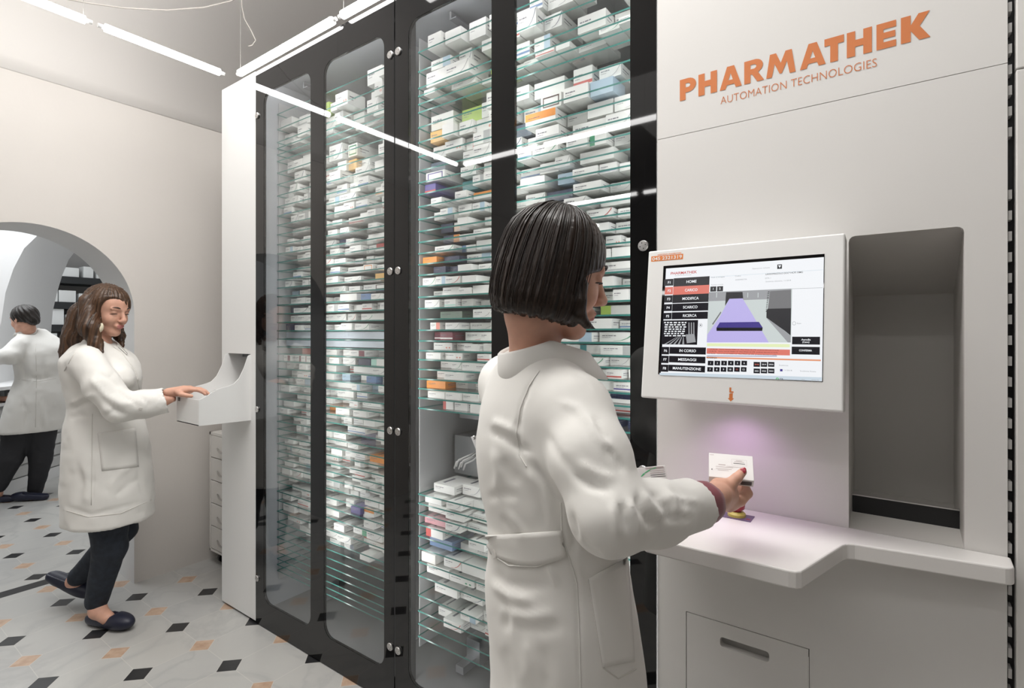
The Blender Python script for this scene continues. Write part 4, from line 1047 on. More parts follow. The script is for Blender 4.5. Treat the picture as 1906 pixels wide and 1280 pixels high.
def hair_mat(name, dark, light, rough=.36):
    m = bpy.data.materials.new(name); m.use_nodes = True; nt = m.node_tree; b = nt.nodes['Principled BSDF']; N = nt.nodes.new; Lk = nt.links.new
    at = N('ShaderNodeAttribute'); at.attribute_name = 'strand'; nz = N('ShaderNodeTexNoise'); nz.inputs['Scale'].default_value = 1; nz.inputs['Detail'].default_value = 3
    Lk(at.outputs['Vector'], nz.inputs['Vector']); r = N('ShaderNodeValToRGB'); r.color_ramp.elements[0].position = .35; r.color_ramp.elements[1].position = .72
    r.color_ramp.elements[0].color = (*dark, 1); r.color_ramp.elements[1].color = (*light, 1); Lk(nz.outputs['Fac'], r.inputs['Fac']); Lk(r.outputs['Color'], b.inputs['Base Color'])
    bp = N('ShaderNodeBump'); bp.inputs['Strength'].default_value = .5; bp.inputs['Distance'].default_value = .002; Lk(nz.outputs['Fac'], bp.inputs['Height']); Lk(bp.outputs['Normal'], b.inputs['Normal'])
    b.inputs['Roughness'].default_value = rough; b.inputs['Specular IOR Level'].default_value = .45; return m

class Head:
    """centre, yaw angle from the picture plane (+ turns away), pitch (+ looks down), size"""
    def __init__(s, c, phi, pitch, roll=0, k=1.0):
        s.c = Vector(c); s.k = k; f = (RV*math.cos(phi)+FV*math.sin(phi))
        if phi > PI/2 or phi < -PI/2: pass
        side = UP.cross(f).normalized()          # her left
        x = f*math.cos(pitch)-UP*math.sin(pitch); z = side.cross(x)*-1
        z = x.cross(side); z.normalize(); s.x, s.y, s.z = x, side, z
        s.M = np.array([list(x), list(side), list(z)], f32).T
    def w(s, p): return s.c+(s.x*p[0]+s.y*p[1]+s.z*p[2])*s.k
    def loc(s, P): return ((P-V3(s.c))@s.M)/s.k
def face_sdf(Q, female=True):
    """head in its own axes: x to the nose, y left, z up; metres"""
    d = s_ell(Q, (-.012, 0, .036), (.095, .073, .084))
    d = smin(d, s_ell(Q, (.024, 0, -.018), (.066, .057, .082)), .03)
    d = smin(d, s_ell(Q, (.045, 0, .042), (.044, .056, .046)), .02)
    for y in (-1, 1):
        d = smin(d, s_cone(Q, (-.012, y*.047, -.050), (.058, y*.014, -.098), .020, .017), .03)
        d = smin(d, s_ell(Q, (.060, y*.033, -.034), (.024, .022, .026)), .02)
        d = smax(d, -s_ell(Q, (.0975, y*.031, .004), (.016, .016, .011)), .012)
        d = smin(d, s_cone(Q, (.088, y*.014, .022), (.078, y*.046, .022), .006, .005), .012)
        d = smin(d, s_ell(Q, (.0735, y*.031, .004), (.0135, .0155, .0115)), .003)
        d = smin(d, s_ell(Q, (.100, y*.0105, -.036), (.010, .0075, .007)), .006)
    d = smin(d, s_ell(Q, (.071, 0, -.100), (.017, .018, .015)), .018)
    d = smin(d, s_cone(Q, (.088, 0, .014), (.107, 0, -.025), .0065, .0095), .012)
    d = smin(d, s_ell(Q, (.110, 0, -.030), (.010, .0095, .009)), .008)
    d = smin(d, s_ell(Q, (.086, 0, -.062), (.014, .024, .012)), .012)
    d = smin(d, s_ell(Q, (.0945, 0, -.0605), (.0075, .019, .0045)), .004)
    d = smin(d, s_ell(Q, (.0925, 0, -.0705), (.0075, .016, .0050)), .004)
    d = smax(d, -s_ell(Q, (.1015, 0, -.0655), (.006, .020, .0012)), .002)
    for y in (-1, 1):
        e = s_ell(Q, (-.006, y*.075, -.006), (.017, .006, .030)); e = smax(e, -s_ell(Q, (0, y*.083, -.002), (.010, .006, .018)), .004); d = smin(d, e, .006)
    return d
def face_extra(H, parent, eyes='down'):
    for y in (-1, 1):
        if eyes == 'open':
            MBs = MB().lathe(H.w((.0765, y*.031, .004)), H.x, [(.011*math.cos(a), .011*math.sin(a)) for a in [PI/2*k/8 for k in range(9)]][:-1], 20)
            MBs.build('eye', EYEW, parent)
            MB().lathe(H.w((.0865, y*.031, .003)), H.x, [(.0052, 0), (.0045, .0012), (.001, .0014)], 14).build('iris', IRIS, parent)
        z0 = .0035 if eyes == 'open' else -.0035
        pts = [H.w((.0895-.35*abs(t)**2*.03-(.006 if t*1 > .8 else 0), y*(.031+t*.0145), (.011 if eyes == 'open' else -.001)-.0045*t*t)) for t in (-1, -.5, 0, .5, 1, 1.2)]
        MB().tube(pts, [.0006, .0013, .0017, .0017, .0012, .0004], 6).build('eyelashes', LASH, parent)
        pts = [H.w((.094-.014*t*t, y*(.016+t*.034), .026+.006*math.sin(t*2.6))) for t in (0, .2, .4, .6, .8, 1)]
        MB().tube(pts, [.0012, .0026, .0028, .0024, .0018, .0006], 6).build('eyebrow', LASH, parent)
def lip_index(H, V, Q, extra=None):
    C = V[Q].mean(1).astype(f32); L = H.loc(C); mi = np.zeros(len(Q), int)
    e = np.minimum(s_ell(L, (.0945, 0, -.0605), (.0095, .0205, .0055)), s_ell(L, (.0925, 0, -.0705), (.0095, .0175, .006)))
    mi[e < 0] = 1; return mi
def join(parts):
    Vs, Qs, n = [], [], 0
    for V, Q in parts: Vs.append(V); Qs.append(Q+n); n += len(V)
    return np.concatenate(Vs), np.concatenate(Qs)
def strands(H, surf, n, rng, m, parent, rad=(.0009, .0018), name='hair_strands'):
    """tapered locks laid over the hair: surf(az, t) -> head-space point, t 0 at crown .. 1 at tip"""
    vs, fs, at = [], [], []
    for i in range(n):
        az = rng.uniform(-PI, PI); L = []; t1 = rng.uniform(.93, 1.0); w = rng.uniform(-.04, .04); off = rng.uniform(-.001, .003)
        r0 = rng.uniform(*rad); N_ = 12; ok = True
        for k in range(N_):
            t = .05+(t1-.05)*k/(N_-1); p = surf(az+w*t*t, t, off)
            if p is None: ok = False; break
            L.append(H.w(p))
        if not ok: continue
        b = len(vs); a = None; sg = 5
        for k in range(N_):
            tt = (L[min(k+1, N_-1)]-L[max(k-1, 0)]).normalized(); a = (tt.orthogonal() if a is None else a-tt*a.dot(tt)).normalized(); c = tt.cross(a)
            r = r0*(1-.75*(k/(N_-1))**3)*(.5+.5*min(1, k/2))
            for j in range(sg): 
                g = 2*PI*j/sg; vs.append(L[k]+(a*math.cos(g)+c*math.sin(g))*r); at.append((i*3.7, k*.15, 0))
        for k in range(N_-1):
            for j in range(sg): j2 = (j+1) % sg; fs.append((b+k*sg+j, b+k*sg+j2, b+(k+1)*sg+j2, b+(k+1)*sg+j))
    o = MB().add(vs, fs, 0, True).build(name, m, parent)
    A = o.data.attributes.new('strand', 'FLOAT_VECTOR', 'POINT'); A.data.foreach_set('vector', np.array(at, f32).ravel()); return o
def strand_attr(o, H, V, k=34):
    L = H.loc(V.astype(f32)); az = np.arctan2(L[:, 1], L[:, 0]+.012); A = o.data.attributes.new('strand', 'FLOAT_VECTOR', 'POINT')
    co = np.stack([np.cos(az)*k, np.sin(az)*k, L[:, 2]*6], 1).astype(f32); A.data.foreach_set('vector', co.ravel())
def collar(H_c, axis, fwd, r_in, r_out, h, gap, name, parent, m=None, thick=.004):
    """fold-over collar: ring about the neck, open at the front"""
    axis = Vector(axis).normalized(); fwd = (Vector(fwd)-axis*Vector(fwd).dot(axis)).normalized(); sd = axis.cross(fwd); prof = [(r_in, -h*.6), (r_in*1.0, h*.45), (r_in*1.05, h*.55), (r_in*1.12, h*.5), (r_out, -h*.48), (r_out-thick*.5, -h*.52), (r_in*1.06, h*.3)]
    vs, fs = [], []; n = 48; K = len(prof)
    for i in range(n+1):
        g = PI+(-1+2*i/n)*(PI-gap); c, s_ = math.cos(g), math.sin(g); fr = max(0, c)
        for r, z in prof: vs.append(Vector(H_c)+(fwd*c*1.12+sd*s_)*r*(1+.25*fr)+axis*(z-fr*h*.9))
    for i in range(n):
        for k in range(K): k2 = (k+1) % K; fs.append((i*K+k, i*K+k2, (i+1)*K+k2, (i+1)*K+k))
    fs.append(tuple(range(K))); fs.append(tuple(n*K+k for k in reversed(range(K))))
    return MB().add(vs, fs, 0, True).build(name, m or COAT, parent)
def clog(c, fwd, name, parent, L=.27, pitch=0.0):
    """low clog: heel block, arched sole, closed toe cap"""
    fwd = Vector(fwd).normalized(); sd = UP.cross(fwd).normalized(); up = UP.copy()
    if pitch: f2 = fwd*math.cos(pitch)+UP*math.sin(pitch); up = sd.cross(f2)*-1; up = f2.cross(sd); up = up if up.z > 0 else -up; fwd = f2
    M_ = np.array([list(fwd), list(sd), list(up)], f32).T; c = Vector(c)
    def fn(P):
        q = (P-V3(c))@M_
        d = s_ell(q, (.055, 0, .038), (.088, .047, .040)); d = smin(d, s_ell(q, (-.03, 0, .025), (.11, .041, .026)), .02); d = smin(d, s_cone(q, (-.115, 0, .030), (-.02, 0, .040), .034, .036), .02)
        op = s_cone(q, (-.14, 0, .085), (.01, 0, .082), .046, .034); d = smax(d, -op, .006)
        d = smax(d, -q[..., 2]+.002, .004); ar = s_ell(q, (-.035, 0, -.004), (.038, .09, .018)); d = smax(d, -ar, .006)
        return d
    lo, hi = bounds([c], .19); V, Q = grow(fn, lo, hi, .005); return qmesh(name, V, Q, CLOG, parent)

# ----------------------------------------------------------------- the bobbed-hair woman at the terminal
def person_root(name, label, base):
    return base
ph = math.radians(24); fd = (math.cos(ph), math.sin(ph)); sd_ = (-math.sin(ph), math.cos(ph))
H1 = Head(RZ(.083, 1.02, 1.567), math.radians(12), math.radians(14), k=.98)
Sr, El, Wr = RZ(.108, .925, 1.318), RZ(.150, .815, 1.170), RZ(.352, .975, 1.138)
Sl, Ell, Wl = RZ(-.005, 1.19, 1.33), RZ(.10, 1.26, 1.12), RZ(.285, 1.235, 1.055)
st1 = [(.50, .106, 1.05, .155, .205), (.743, .106, 1.05, .141, .19), (.83, .100, 1.05, .139, .19), (.935, .090, 1.05, .135, .187), (1.043, .083, 1.05, .124, .167), (1.15, .068, 1.05, .126, .17),
       (1.257, .064, 1.05, .127, .172), (1.32, .060, 1.05, .112, .160), (1.375, .050, 1.05, .082, .115), (1.415, .046, 1.045, .058, .066)]
def coat1(P):
    d = s_loft(P, st1, fd, sd_)
    d = smin(d, s_chain(P, [RZ(.075, .99, 1.352), Sr], [.046, .056], .02), .045)
    d = smin(d, s_chain(P, [RZ(.03, 1.12, 1.352), Sl], [.050, .066], .02), .05)
    sl = s_chain(P, [Sr, RZ(.128, .865, 1.245), El, RZ(.245, .885, 1.150), Wr+(Wr-El)*.06], [.064, .066, .060, .052, .044], .02)
    pn = (Wr-El).normalized(); cut = (P-V3(Wr-pn*.024))@V3((pn+UP*.33).normalized())
    sl = np.maximum(sl, cut); inner = s_chain(P, [El+(Wr-El)*.6, Wr+(Wr-El)*.2], [.030, .037], .01); sl = np.maximum(sl, -inner)
    d = smin(d, sl, .022)
    s2 = s_chain(P, [Sl, Ell, Wl+(Wl-Ell)*.06], [.072, .058, .040], .02); pn = (Wl-Ell).normalized(); cut = (P-V3(Wl))@V3(pn)
    s2 = np.maximum(s2, cut); s2 = np.maximum(s2, -s_cone(P, Ell+(Wl-Ell)*.6, Wl+(Wl-Ell)*.2, .026, .033)); d = smin(d, s2, .02)
    # neck opening
    d = smax(d, -s_cone(P, RZ(.052, 1.04, 1.40), RZ(.070, 1.03, 1.50), .050, .060), .008)
    return d
lo, hi = bounds([RZ(a, b, c) for a in (-.13, .38) for b in (.72, 1.32) for c in (.50, 1.43)], .0)
V, Q = grow(coat1, lo, hi, .0065); V = relax(V, Q, 1)
strokes = [
 # elbow and forearm folds
 ([(1186, 918), (1190, 940), (1204, 962), (1214, 985)], 7, -.006), ([(1196, 912), (1206, 932), (1224, 955), (1232, 980)], 6, .005), ([(1212, 910), (1226, 930), (1242, 950), (1248, 972)], 6, -.005),
 ([(1170, 925), (1176, 950), (1186, 975), (1188, 1000)], 8, .006), ([(1158, 935), (1160, 960), (1168, 990)], 7, -.006), ([(1236, 905), (1254, 930), (1262, 955)], 6, .004), ([(1250, 902), (1270, 925), (1280, 950)], 6, -.003),
 ([(1140, 930), (1144, 970), (1150, 1005)], 8, .005), ([(1224, 930), (1260, 925), (1310, 935)], 7, .003), ([(1200, 975), (1250, 965), (1300, 965)], 8, -.003),
 # upper sleeve
 ([(1105, 770), (1118, 800), (1136, 822)], 7, -.004), ([(1095, 775), (1112, 810), (1132, 838)], 8, .004), ([(1128, 830), (1150, 858), (1160, 880)], 7, -.005), ([(1075, 860), (1110, 880), (1150, 892)], 10, .004), ([(1060, 880), (1100, 905), (1140, 912)], 9, -.005),
 ([(1040, 745), (1075, 760), (1100, 790)], 10, .003), ([(1010, 800), (1040, 850), (1080, 890)], 12, -.003), ([(1060, 690), (1085, 705), (1102, 730)], 7, -.003),
 # armhole seam
 ([(1004, 692), (985, 720), (968, 760), (961, 805), (965, 840), (980, 866)], 5, -.006), ([(996, 700), (975, 745), (952, 800)], 8, .002),
 # back
 ([(908, 800), (935, 812), (965, 832), (990, 842)], 8, -.006), ([(912, 782), (945, 795), (970, 812)], 9, .005), ([(935, 850), (950, 880), (965, 900)], 13, -.005), ([(918, 830), (928, 880), (925, 930)], 10, .004),
 ([(905, 930), (935, 915), (965, 925)], 9, -.004), ([(975, 870), (1005, 910), (1030, 960)], 10, .005), ([(985, 855), (1020, 900), (1046, 950)], 7, -.005), ([(1000, 890), (1010, 940), (1010, 985)], 9, -.003),
 ([(930, 960), (950, 985), (960, 1005)], 8, -.004), ([(945, 950), (970, 980), (985, 1000)], 7, .004), ([(900, 985), (915, 1000), (935, 1010)], 7, .004),
 ([(1060, 950), (1070, 1000), (1062, 1030)], 8, -.006), ([(1080, 1000), (1095, 1025), (1130, 1035)], 9, -.005), ([(1110, 1025), (1140, 1045), (1165, 1040)], 9, .004),
 # skirt of the coat
 ([(915, 1060), (940, 1085), (985, 1090), (1030, 1085)], 12, -.005), ([(910, 1080), (950, 1110), (1000, 1118)], 11, .005), ([(935, 1105), (945, 1140), (940, 1180)], 10, -.005), ([(925, 1130), (980, 1150), (1040, 1140)], 14, .004),
 ([(1020, 1050), (1032, 1075), (1036, 1090)], 6, .005), ([(1080, 1050), (1100, 1080), (1110, 1110)], 9, -.003), ([(960, 1160), (1000, 1170), (1050, 1165)], 14, -.004), ([(980, 1190), (985, 1230), (975, 1280)], 14, .003), ([(940, 1200), (945, 1240), (955, 1300)], 12, -.003), ([(1010, 1200), (1020, 1240), (1015, 1300)], 14, -.003),
 # side seam and waist
 ([(1042, 960), (1046, 1000), (1060, 1040), (1074, 1080), (1078, 1160), (1080, 1300)], 4, -.003),
]
strokes = [(p, w*.8, a*1.05) for p, w, a in strokes]
V = sculpt(V, Q, strokes, zmax=1.3, rnd=[(10, .006), (23, .003)]); V = relax(V, Q, 1, .35)
P1 = None
# --- skin body: one object
neckc = [H1.w((-.035, 0, -.035)), H1.w((-.030, 0, -.085)), RZ(.050, 1.045, 1.385), RZ(.05, 1.05, 1.33)]
def head1(P):
    L = H1.loc(P); d = face_sdf(L)*H1.k
    d = smin(d, s_chain(P, neckc, [.050, .047, .052, .060], .02), .018); return d
lo, hi = bounds([H1.c+Vector((.13, .13, .12)), H1.c-Vector((.13, .13, 0)), RZ(.05, 1.05, 1.33)], .01); VH, QH = grow(head1, lo, hi, .0028)
def body1(P):
    d = s_loft(P, [(.60, .10, 1.05, .10, .14), (.85, .095, 1.05, .10, .15), (1.05, .085, 1.05, .08, .115), (1.25, .07, 1.05, .09, .13), (1.36, .055, 1.05, .05, .09)], fd, sd_)
    d = smin(d, s_chain(P, [Sr, El, Wr], [.045, .038, .024], .02), .03); d = smin(d, s_chain(P, [Sl, Ell, Wl], [.045, .038, .024], .02), .03)
    for s_ in (-1, 1):
        hip = RZ(.10+.03*s_*sd_[0]*3, 1.05+.085*s_*sd_[1], .86)
        d = smin(d, s_chain(P, [hip, hip+Vector((0, 0, -.43)), hip+Vector((0, 0, -.80))-RV*.02], [.075, .048, .034], .02), .03)
    return d
lo, hi = bounds([RZ(a, b, c) for a in (-.08, .42) for b in (.78, 1.3) for c in (.02, 1.40)], 0); VB, QB = grow(body1, lo, hi, .012)
# right hand: thumb on the carton's face, fingers curled beneath it
HR = [ # chains: joints and radii
 ([Wr-(Wr-El)*.10, KP(1336, 921, 1.000), KP(1352, 919, 1.025)], [.0235, .0255, .0225]),
 ([KP(1340, 934, 1.005), KP(1360, 936, 1.030)], [.017, .0145]),
 ([KP(1338, 905, 1.010), KP(1358, 902, 1.012), KP(1371, 890, 1.014), KP(1382, 878, 1.020)], [.0165, .0125, .0100, .0078]),          # thumb
 ([KP(1356, 938, 1.022), KP(1377, 932, 1.034), KP(1391, 918, 1.048), KP(1388, 906, 1.064)], [.0150, .0108, .0098, .0080]),          # index
 ([KP(1352, 932, 1.040), KP(1374, 926, 1.060), KP(1386, 912, 1.078), KP(1382, 899, 1.090)], [.0150, .0104, .0094, .0078]),
 ([KP(1346, 925, 1.050), KP(1364, 918, 1.076), KP(1372, 905, 1.094), KP(1368, 892, 1.102)], [.0140, .0098, .0088, .0074]),
 ([KP(1340, 918, 1.050), KP(1354, 910, 1.078), KP(1358, 898, 1.094), KP(1354, 888, 1.102)], [.0130, .0086, .0078, .0066])]
def handfn(chains, kk=.009):
    def fn(P):
        d = None
        for pts, rs in chains:
            e = s_chain(P, pts, rs, .0025); d = e if d is None else smin(d, e, kk if len(pts) < 4 else .0045)
        return d
    return fn
allp = [p for c, _ in HR for p in c]; lo, hi = bounds(allp, .03); VR, QR = grow(handfn(HR), lo, hi, .0018)
fz = RV*.94+FV*.34; 
def left_hand(w, fdir, up, sz=1.0, curl=.5):
    """relaxed hand from the wrist: palm, four unequal fingers and a side thumb"""
    f = Vector(fdir).normalized(); u = Vector(up).normalized(); s_ = f.cross(u).normalized(); C = []
    C.append(([w-f*.03, w+f*.035*sz, w+f*.06*sz], [.022*sz, .023*sz, .019*sz])); C.append(([w+f*.03*sz+s_*.018*sz, w+f*.07*sz+s_*.022*sz], [.016*sz, .012*sz])); C.append(([w+f*.03*sz-s_*.018*sz, w+f*.066*sz-s_*.022*sz], [.016*sz, .011*sz]))
    for k, (o, L) in enumerate(((.026, .068), (.009, .076), (-.009, .070), (-.025, .056))):
        b0 = w+f*(.075-.004*abs(k-1.2))*sz+s_*o*sz; d1 = (f-u*curl*.35).normalized(); d2 = (f-u*curl*1.1).normalized(); d3 = (f-u*curl*2.0).normalized()
        p1 = b0+d1*L*.42*sz; p2 = p1+d2*L*.32*sz; p3 = p2+d3*L*.24*sz; C.append(([b0, p1, p2, p3], [.0098*sz, .0088*sz, .0080*sz, .0066*sz]))
    t0 = w+f*.02*sz+s_*.022*sz-u*.004; t1 = t0+(f*.6+s_*.8-u*.3).normalized()*.032*sz; t2 = t1+(f*.9+s_*.35-u*.3).normalized()*.028*sz; t3 = t2+(f-u*.3).normalized()*.018*sz
    C.append(([t0, t1, t2, t3], [.015*sz, .0115*sz, .0095*sz, .0075*sz])); return C
HL = left_hand(Wl, RV*.92+FV*.1+UP*-.05, -UP, .95, .45)
lo, hi = bounds([p for c, _ in HL for p in c], .03); VL, QL = grow(handfn(HL), lo, hi, .0025)
Vb, Qb = join([(VH, QH), (VB, QB), (VR, QR), (VL, QL)]); mi = lip_index(H1, Vb, Qb)
base = RZ(.10, 1.05, 0)
def rooted(name, V, Q, mats, mi, base, label, cat='person'):
    o = qmesh(name, V-np.array(base), Q, mats, None, mi); o.location = base; return tag(o, label, cat)
P1 = rooted('person', Vb, Qb, [SKIN, LIPS], mi, base, 'woman with a dark bob in a white lab coat holding a carton under the terminal')
def adopt(o, root): 
    o.parent = root; o.matrix_parent_inverse = Matrix.Translation(-Vector(root.location)); return o
K1 = []
coat = qmesh('lab_coat', V, Q, COAT, None); K1.append(coat); bv = bvh_of(coat)
collar(RZ(.056, 1.038, 1.402), UP*.93-RV*.28-FV*.08, RV*.9+FV*.4, .064, .088, .062, .55, 'collar', coat)
patch(bv, [(1095, 1076), (1168, 1036), (1180, 1230), (1122, 1240)], 10, 16, .0022, .002, 'pocket', COAT, coat)
seam(bv, [(1095, 1078), (1122, 1242), (1150, 1262), (1184, 1244)], .0011, 'pocket_seam', SEAM, coat)
seam(bv, [(1098, 1092), (1130, 1080), (1160, 1062)], .0008, 'pocket_hem', SEAM, coat)
patch(bv, [(903, 996), (1044, 986), (1052, 1034), (918, 1030)], 22, 6, .006, .004, 'half_belt', COAT, coat, 18)
seam(bv, [(925, 1034), (950, 1051), (1000, 1052), (1052, 1034)], .0016, 'belt_edge', COAT, coat, lift=.004)
seam(bv, [(1044, 935), (1046, 1000), (1062, 1045), (1074, 1085), (1078, 1160), (1081, 1279)], .0012, 'side_seam', COAT, coat)
seam(bv, [(1004, 690), (985, 718), (968, 760), (961, 805), (966, 845), (980, 868)], .0011, 'armhole_seam', COAT, coat)
h_, n_ = cast(bv, 926, 1030)
if h_ is not None: MB().lathe(h_+n_*.006, n_, [(.0085, 0), (.0085, .002), (.007, .003)], 16).build('button', mat('coat_button', (.82, .80, .76), .3), coat)
# blouse cuff
ax = (Wr-El).normalized(); e1 = ax.orthogonal().normalized(); e2 = ax.cross(e1); vs, fs = [], []
cr2 = [(-.055, .034), (-.022, .037), (.002, .0395), (.015, .0385), (.019, .0350), (.012, .0325), (-.04, .030)]
for l, r in cr2:
    for k in range(28):
        g = 2*PI*k/28; rr_ = r*(1+.035*math.sin(3*g+1)+.02*math.sin(7*g)); of = (e1*math.cos(g)+e2*math.sin(g))*rr_; vs.append(Wr+ax*(l+.003*math.sin(g+2)-of.z*.33)+of)
for i in range(len(cr2)-1):
    for k in range(28): k2 = (k+1) % 28; fs.append((i*28+k, i*28+k2, (i+1)*28+k2, (i+1)*28+k))
K1.append(MB().add(vs, fs, 0, True).build('blouse_cuff', mat('maroon_cloth', (.21, .028, .045), .6, sheen=.3), None))
# nails
def nail(p, n, d, parent_list, s_=1.0):
    n = Vector(n).normalized(); d = Vector(d); d = (d-n*d.dot(n)).normalized(); s2 = n.cross(d); c = Vector(p)
    M_ = np.array([list(d), list(s2), list(n)], f32).T
    def fn(P): return s_ell((P-V3(c))@M_, (0, 0, 0), (.0078*s_, .0056*s_, .0022*s_))
    lo, hi = bounds([c], .010); A, B = grow(fn, lo, hi, .0009); o = qmesh('thumbnail', A, B, NAIL, None); parent_list.append(o)
tp = KP(1383, 877, 1.020); toC = (C0-tp).normalized()
nail(tp+toC*.0062+UP*.001, toC+UP*.25, KP(1386, 872, 1.02)-KP(1378, 886, 1.02), K1)
# hair: a sleek bob with its hem cut level
def bob(P, cut=True):
    L = H1.loc(P); d = s_ell(L, (-.012, 0, .034), (.104, .094, .100))
    d = smin(d, s_ell(L, (-.016, 0, -.030), (.103, .098, .092)), .03)
    d = smin(d, s_ell(L, (-.012, 0, -.075), (.094, .097, .06)), .03)
    x, z = L[..., 0], L[..., 2]; az = np.arctan2(L[..., 1], x+.012)
    d = d+.0010*np.sin(az*43+2*np.sin(z*30))+.0008*np.sin(az*97+z*20)
    P0_ = V3(H1.c+UP*(-.088)); hem = -((P-P0_)@V3(UP)) + .14*((P-P0_)@V3(-RV)) + .002*np.sin(az*60)+.0015*np.sin(az*23)
    hem = -((P[..., 2]-(float(H1.c.z)-.098)) + .22*((P-P0_)@V3(RV))) + .0025*np.sin(az*57)+.002*np.sin(az*23)
    d = smax(d, hem, .006)
    # face opening with a side-swept fringe and a curved lock along the cheek
    f1 = s_ell(L, (.122, 0, -.042), (.104, .30, .066)); f2 = s_ell(L, (.124, 0, -.095), (.074, .30, .046))
    fc = np.minimum(f1, f2); d = smax(d, -fc, .008)
    d = smin(d, s_chain(P, [KP(1083, 530, .955), KP(1078, 560, .945), KP(1079, 588, .942), KP(1092, 604, .945), KP(1108, 612, .95)], [.012, .013, .012, .007, .0015], .006), .008)
    inner = s_ell(L, (.0, 0, -.07), (.075, .064, .075)); d = smax(d, -np.maximum(inner, -(.05-np.abs(z+.09))*0+inner), .01)
    return d
lo, hi = bounds([H1.c], .16); VHr, QHr = grow(bob, lo, hi, .0032); HAIR1 = hair_mat('dark_brown_hair', (.006, .0035, .0025), (.035, .020, .013), .33)
hair = qmesh('hair', VHr, QHr, HAIR1, None); strand_attr(hair, H1, VHr); K1.append(hair)
hb = bvh_of(hair); rg = random.Random(9)
def surf1(az, t, off):
    """drop from the crown: up the dome and down the side; found on the hair itself"""
    el = PI/2*(1-min(t*1.9, 1)); z = .034+.10*math.sin(el) if t*1.9 < 1 else .034-(t*1.9-1)/.9*.150
    q = Vector((math.cos(az), math.sin(az), 0)); 
    if t*1.9 < 1: d_ = Vector((q.x*math.cos(el), q.y*math.cos(el), math.sin(el)))
    else: d_ = q
    o = Vector((-.012, 0, .034 if t*1.9 < 1 else z)); W0 = H1.w(o); dw = (H1.x*d_.x+H1.y*d_.y+H1.z*d_.z).normalized()
    h = hb.ray_cast(W0+dw*.2, -dw)
    if h[0] is None: return None
    L = h[0]-H1.c; p = Vector((L.dot(H1.x), L.dot(H1.y), L.dot(H1.z)))/H1.k
    if p.length < .055 or (p-o).dot(d_) < .05: return None
    return (p.x+d_.x*off, p.y+d_.y*off, p.z+d_.z*off)
so = strands(H1, surf1, 620, rg, HAIR1, None, (.0007, .0016)); so.parent = hair
K1.append(MB().build('x', None)) if False else None
ex = MB()
tmp_root = bpy.data.objects.new('tmp', None)
n0 = set(bpy.data.objects); face_extra(H1, None, 'down')
for o in list(bpy.data.objects):
    if o not in n0 and o.name.split('.')[0] in ('eyelashes', 'eyebrow', 'eye', 'iris'): K1.append(o)
# trousers and clogs below the picture
def trous1(P):
    d = None
    for s_ in (-1, 1):
        hip = RZ(.10+.03*s_*sd_[0]*3, 1.05+.085*s_*sd_[1], .86)
        e = s_chain(P, [hip, hip+Vector((0, 0, -.43)), hip+Vector((0, 0, -.78))-RV*.02], [.086, .058, .046], .02); d = e if d is None else smin(d, e, .03)
    return d
lo, hi = bounds([RZ(a, b, c) for a in (-.05, .25) for b in (.85, 1.25) for c in (.06, .92)], 0); VT, QT = grow(trous1, lo, hi, .010); K1.append(qmesh('trousers', VT, QT, BLKTR, None))
for s_ in (-1, 1):
    hip = RZ(.10+.03*s_*sd_[0]*3, 1.05+.085*s_*sd_[1], 0); K1.append(clog(hip+(RV*.9+FV*.4)*.05-RV*.02, RV*fd[0]+FV*fd[1], 'clog', None))
for o in K1: adopt(o, P1)

# cartons held by her
def oriented_carton(name, c, ex, ey, ez, w, h, d, mats, marks, label):
    """c centre of the printed face, ex/ey/ez unit axes (right, up, out of the face)"""
    mb = MB(); o_ = Vector(c)-ex*w/2-ey*h/2-ez*d; mb.obox(o_, ex*w, ey*h, ez*d, 0)
    for (u0, v0, u1, v1, mi) in marks: mb.add([c+ex*(u*w)+ey*(v*h)+ez*.0003 for u, v in ((u0, v0), (u1, v0), (u1, v1), (u0, v1))], [(0, 1, 2, 3)], mi)
    return mb
fx = (KP(1408, 851, 1.055)-KP(1325, 843, 1.055)); 
tl, tr_, bl_, br = KP(1327, 843, 1.080), KP(1409, 850, 1.052), KP(1311, 884, 1.052), KP(1396, 895, 1.026)
ex1 = (tr_-tl).normalized(); ey1 = ((tl-bl_)-ex1*(tl-bl_).dot(ex1)).normalized(); ez1 = ex1.cross(ey1); ez1 = ez1 if ez1.dot(C0-tl) > 0 else -ez1
cc = (tl+tr_+bl_+br)/4; wd = (tr_-tl).length; hd = (tl-bl_).length
mk = [(-.48+.02*i, .40, -.47+.02*i, .44, 1) for i in range(5)]+[(-.28, .02, -.12, .05, 1), (-.34, -.06, .05, -.045, 1), (-.34, -.14, .02, -.125, 1), (-.30, -.20, -.05, -.185, 1), (-.44, -.22, -.42, -.16, 2),
      (.02, .30, .36, .305, 1), (.02, .06, .36, .065, 1), (.02, .06, .024, .30, 1), (.356, .06, .36, .30, 1), (.08, .20, .30, .215, 1), (.06, .13, .32, .15, 2), (.12, .25, .26, .265, 1), (-.1, -.02, .3, -.01, 1)]
mb = oriented_carton('', cc, ex1, ey1, ez1, wd, hd, .024, None, mk, '')
lo_ = cc-ey1*hd/2-ez1*.013
mb.add([lo_+ex1*(wd*.22)-ey1*.0003-ez1*.006, lo_+ex1*(wd*.46)-ey1*.0003-ez1*.006, lo_+ex1*(wd*.46)-ey1*.0003+ez1*.008, lo_+ex1*(wd*.22)-ey1*.0003+ez1*.008], [(0, 1, 2, 3)], 2)
o = mb.build('held_medicine_box', [mat('card_pale', (.80, .78, .77), .4), mat('print_grey', (.50, .42, .42), .5), mat('print_dark', (.08, .07, .07), .5)], bevel=.0008)
tag(o, 'white medicine box held by the bobbed woman, lit pinkish under the terminal', 'medicine box')
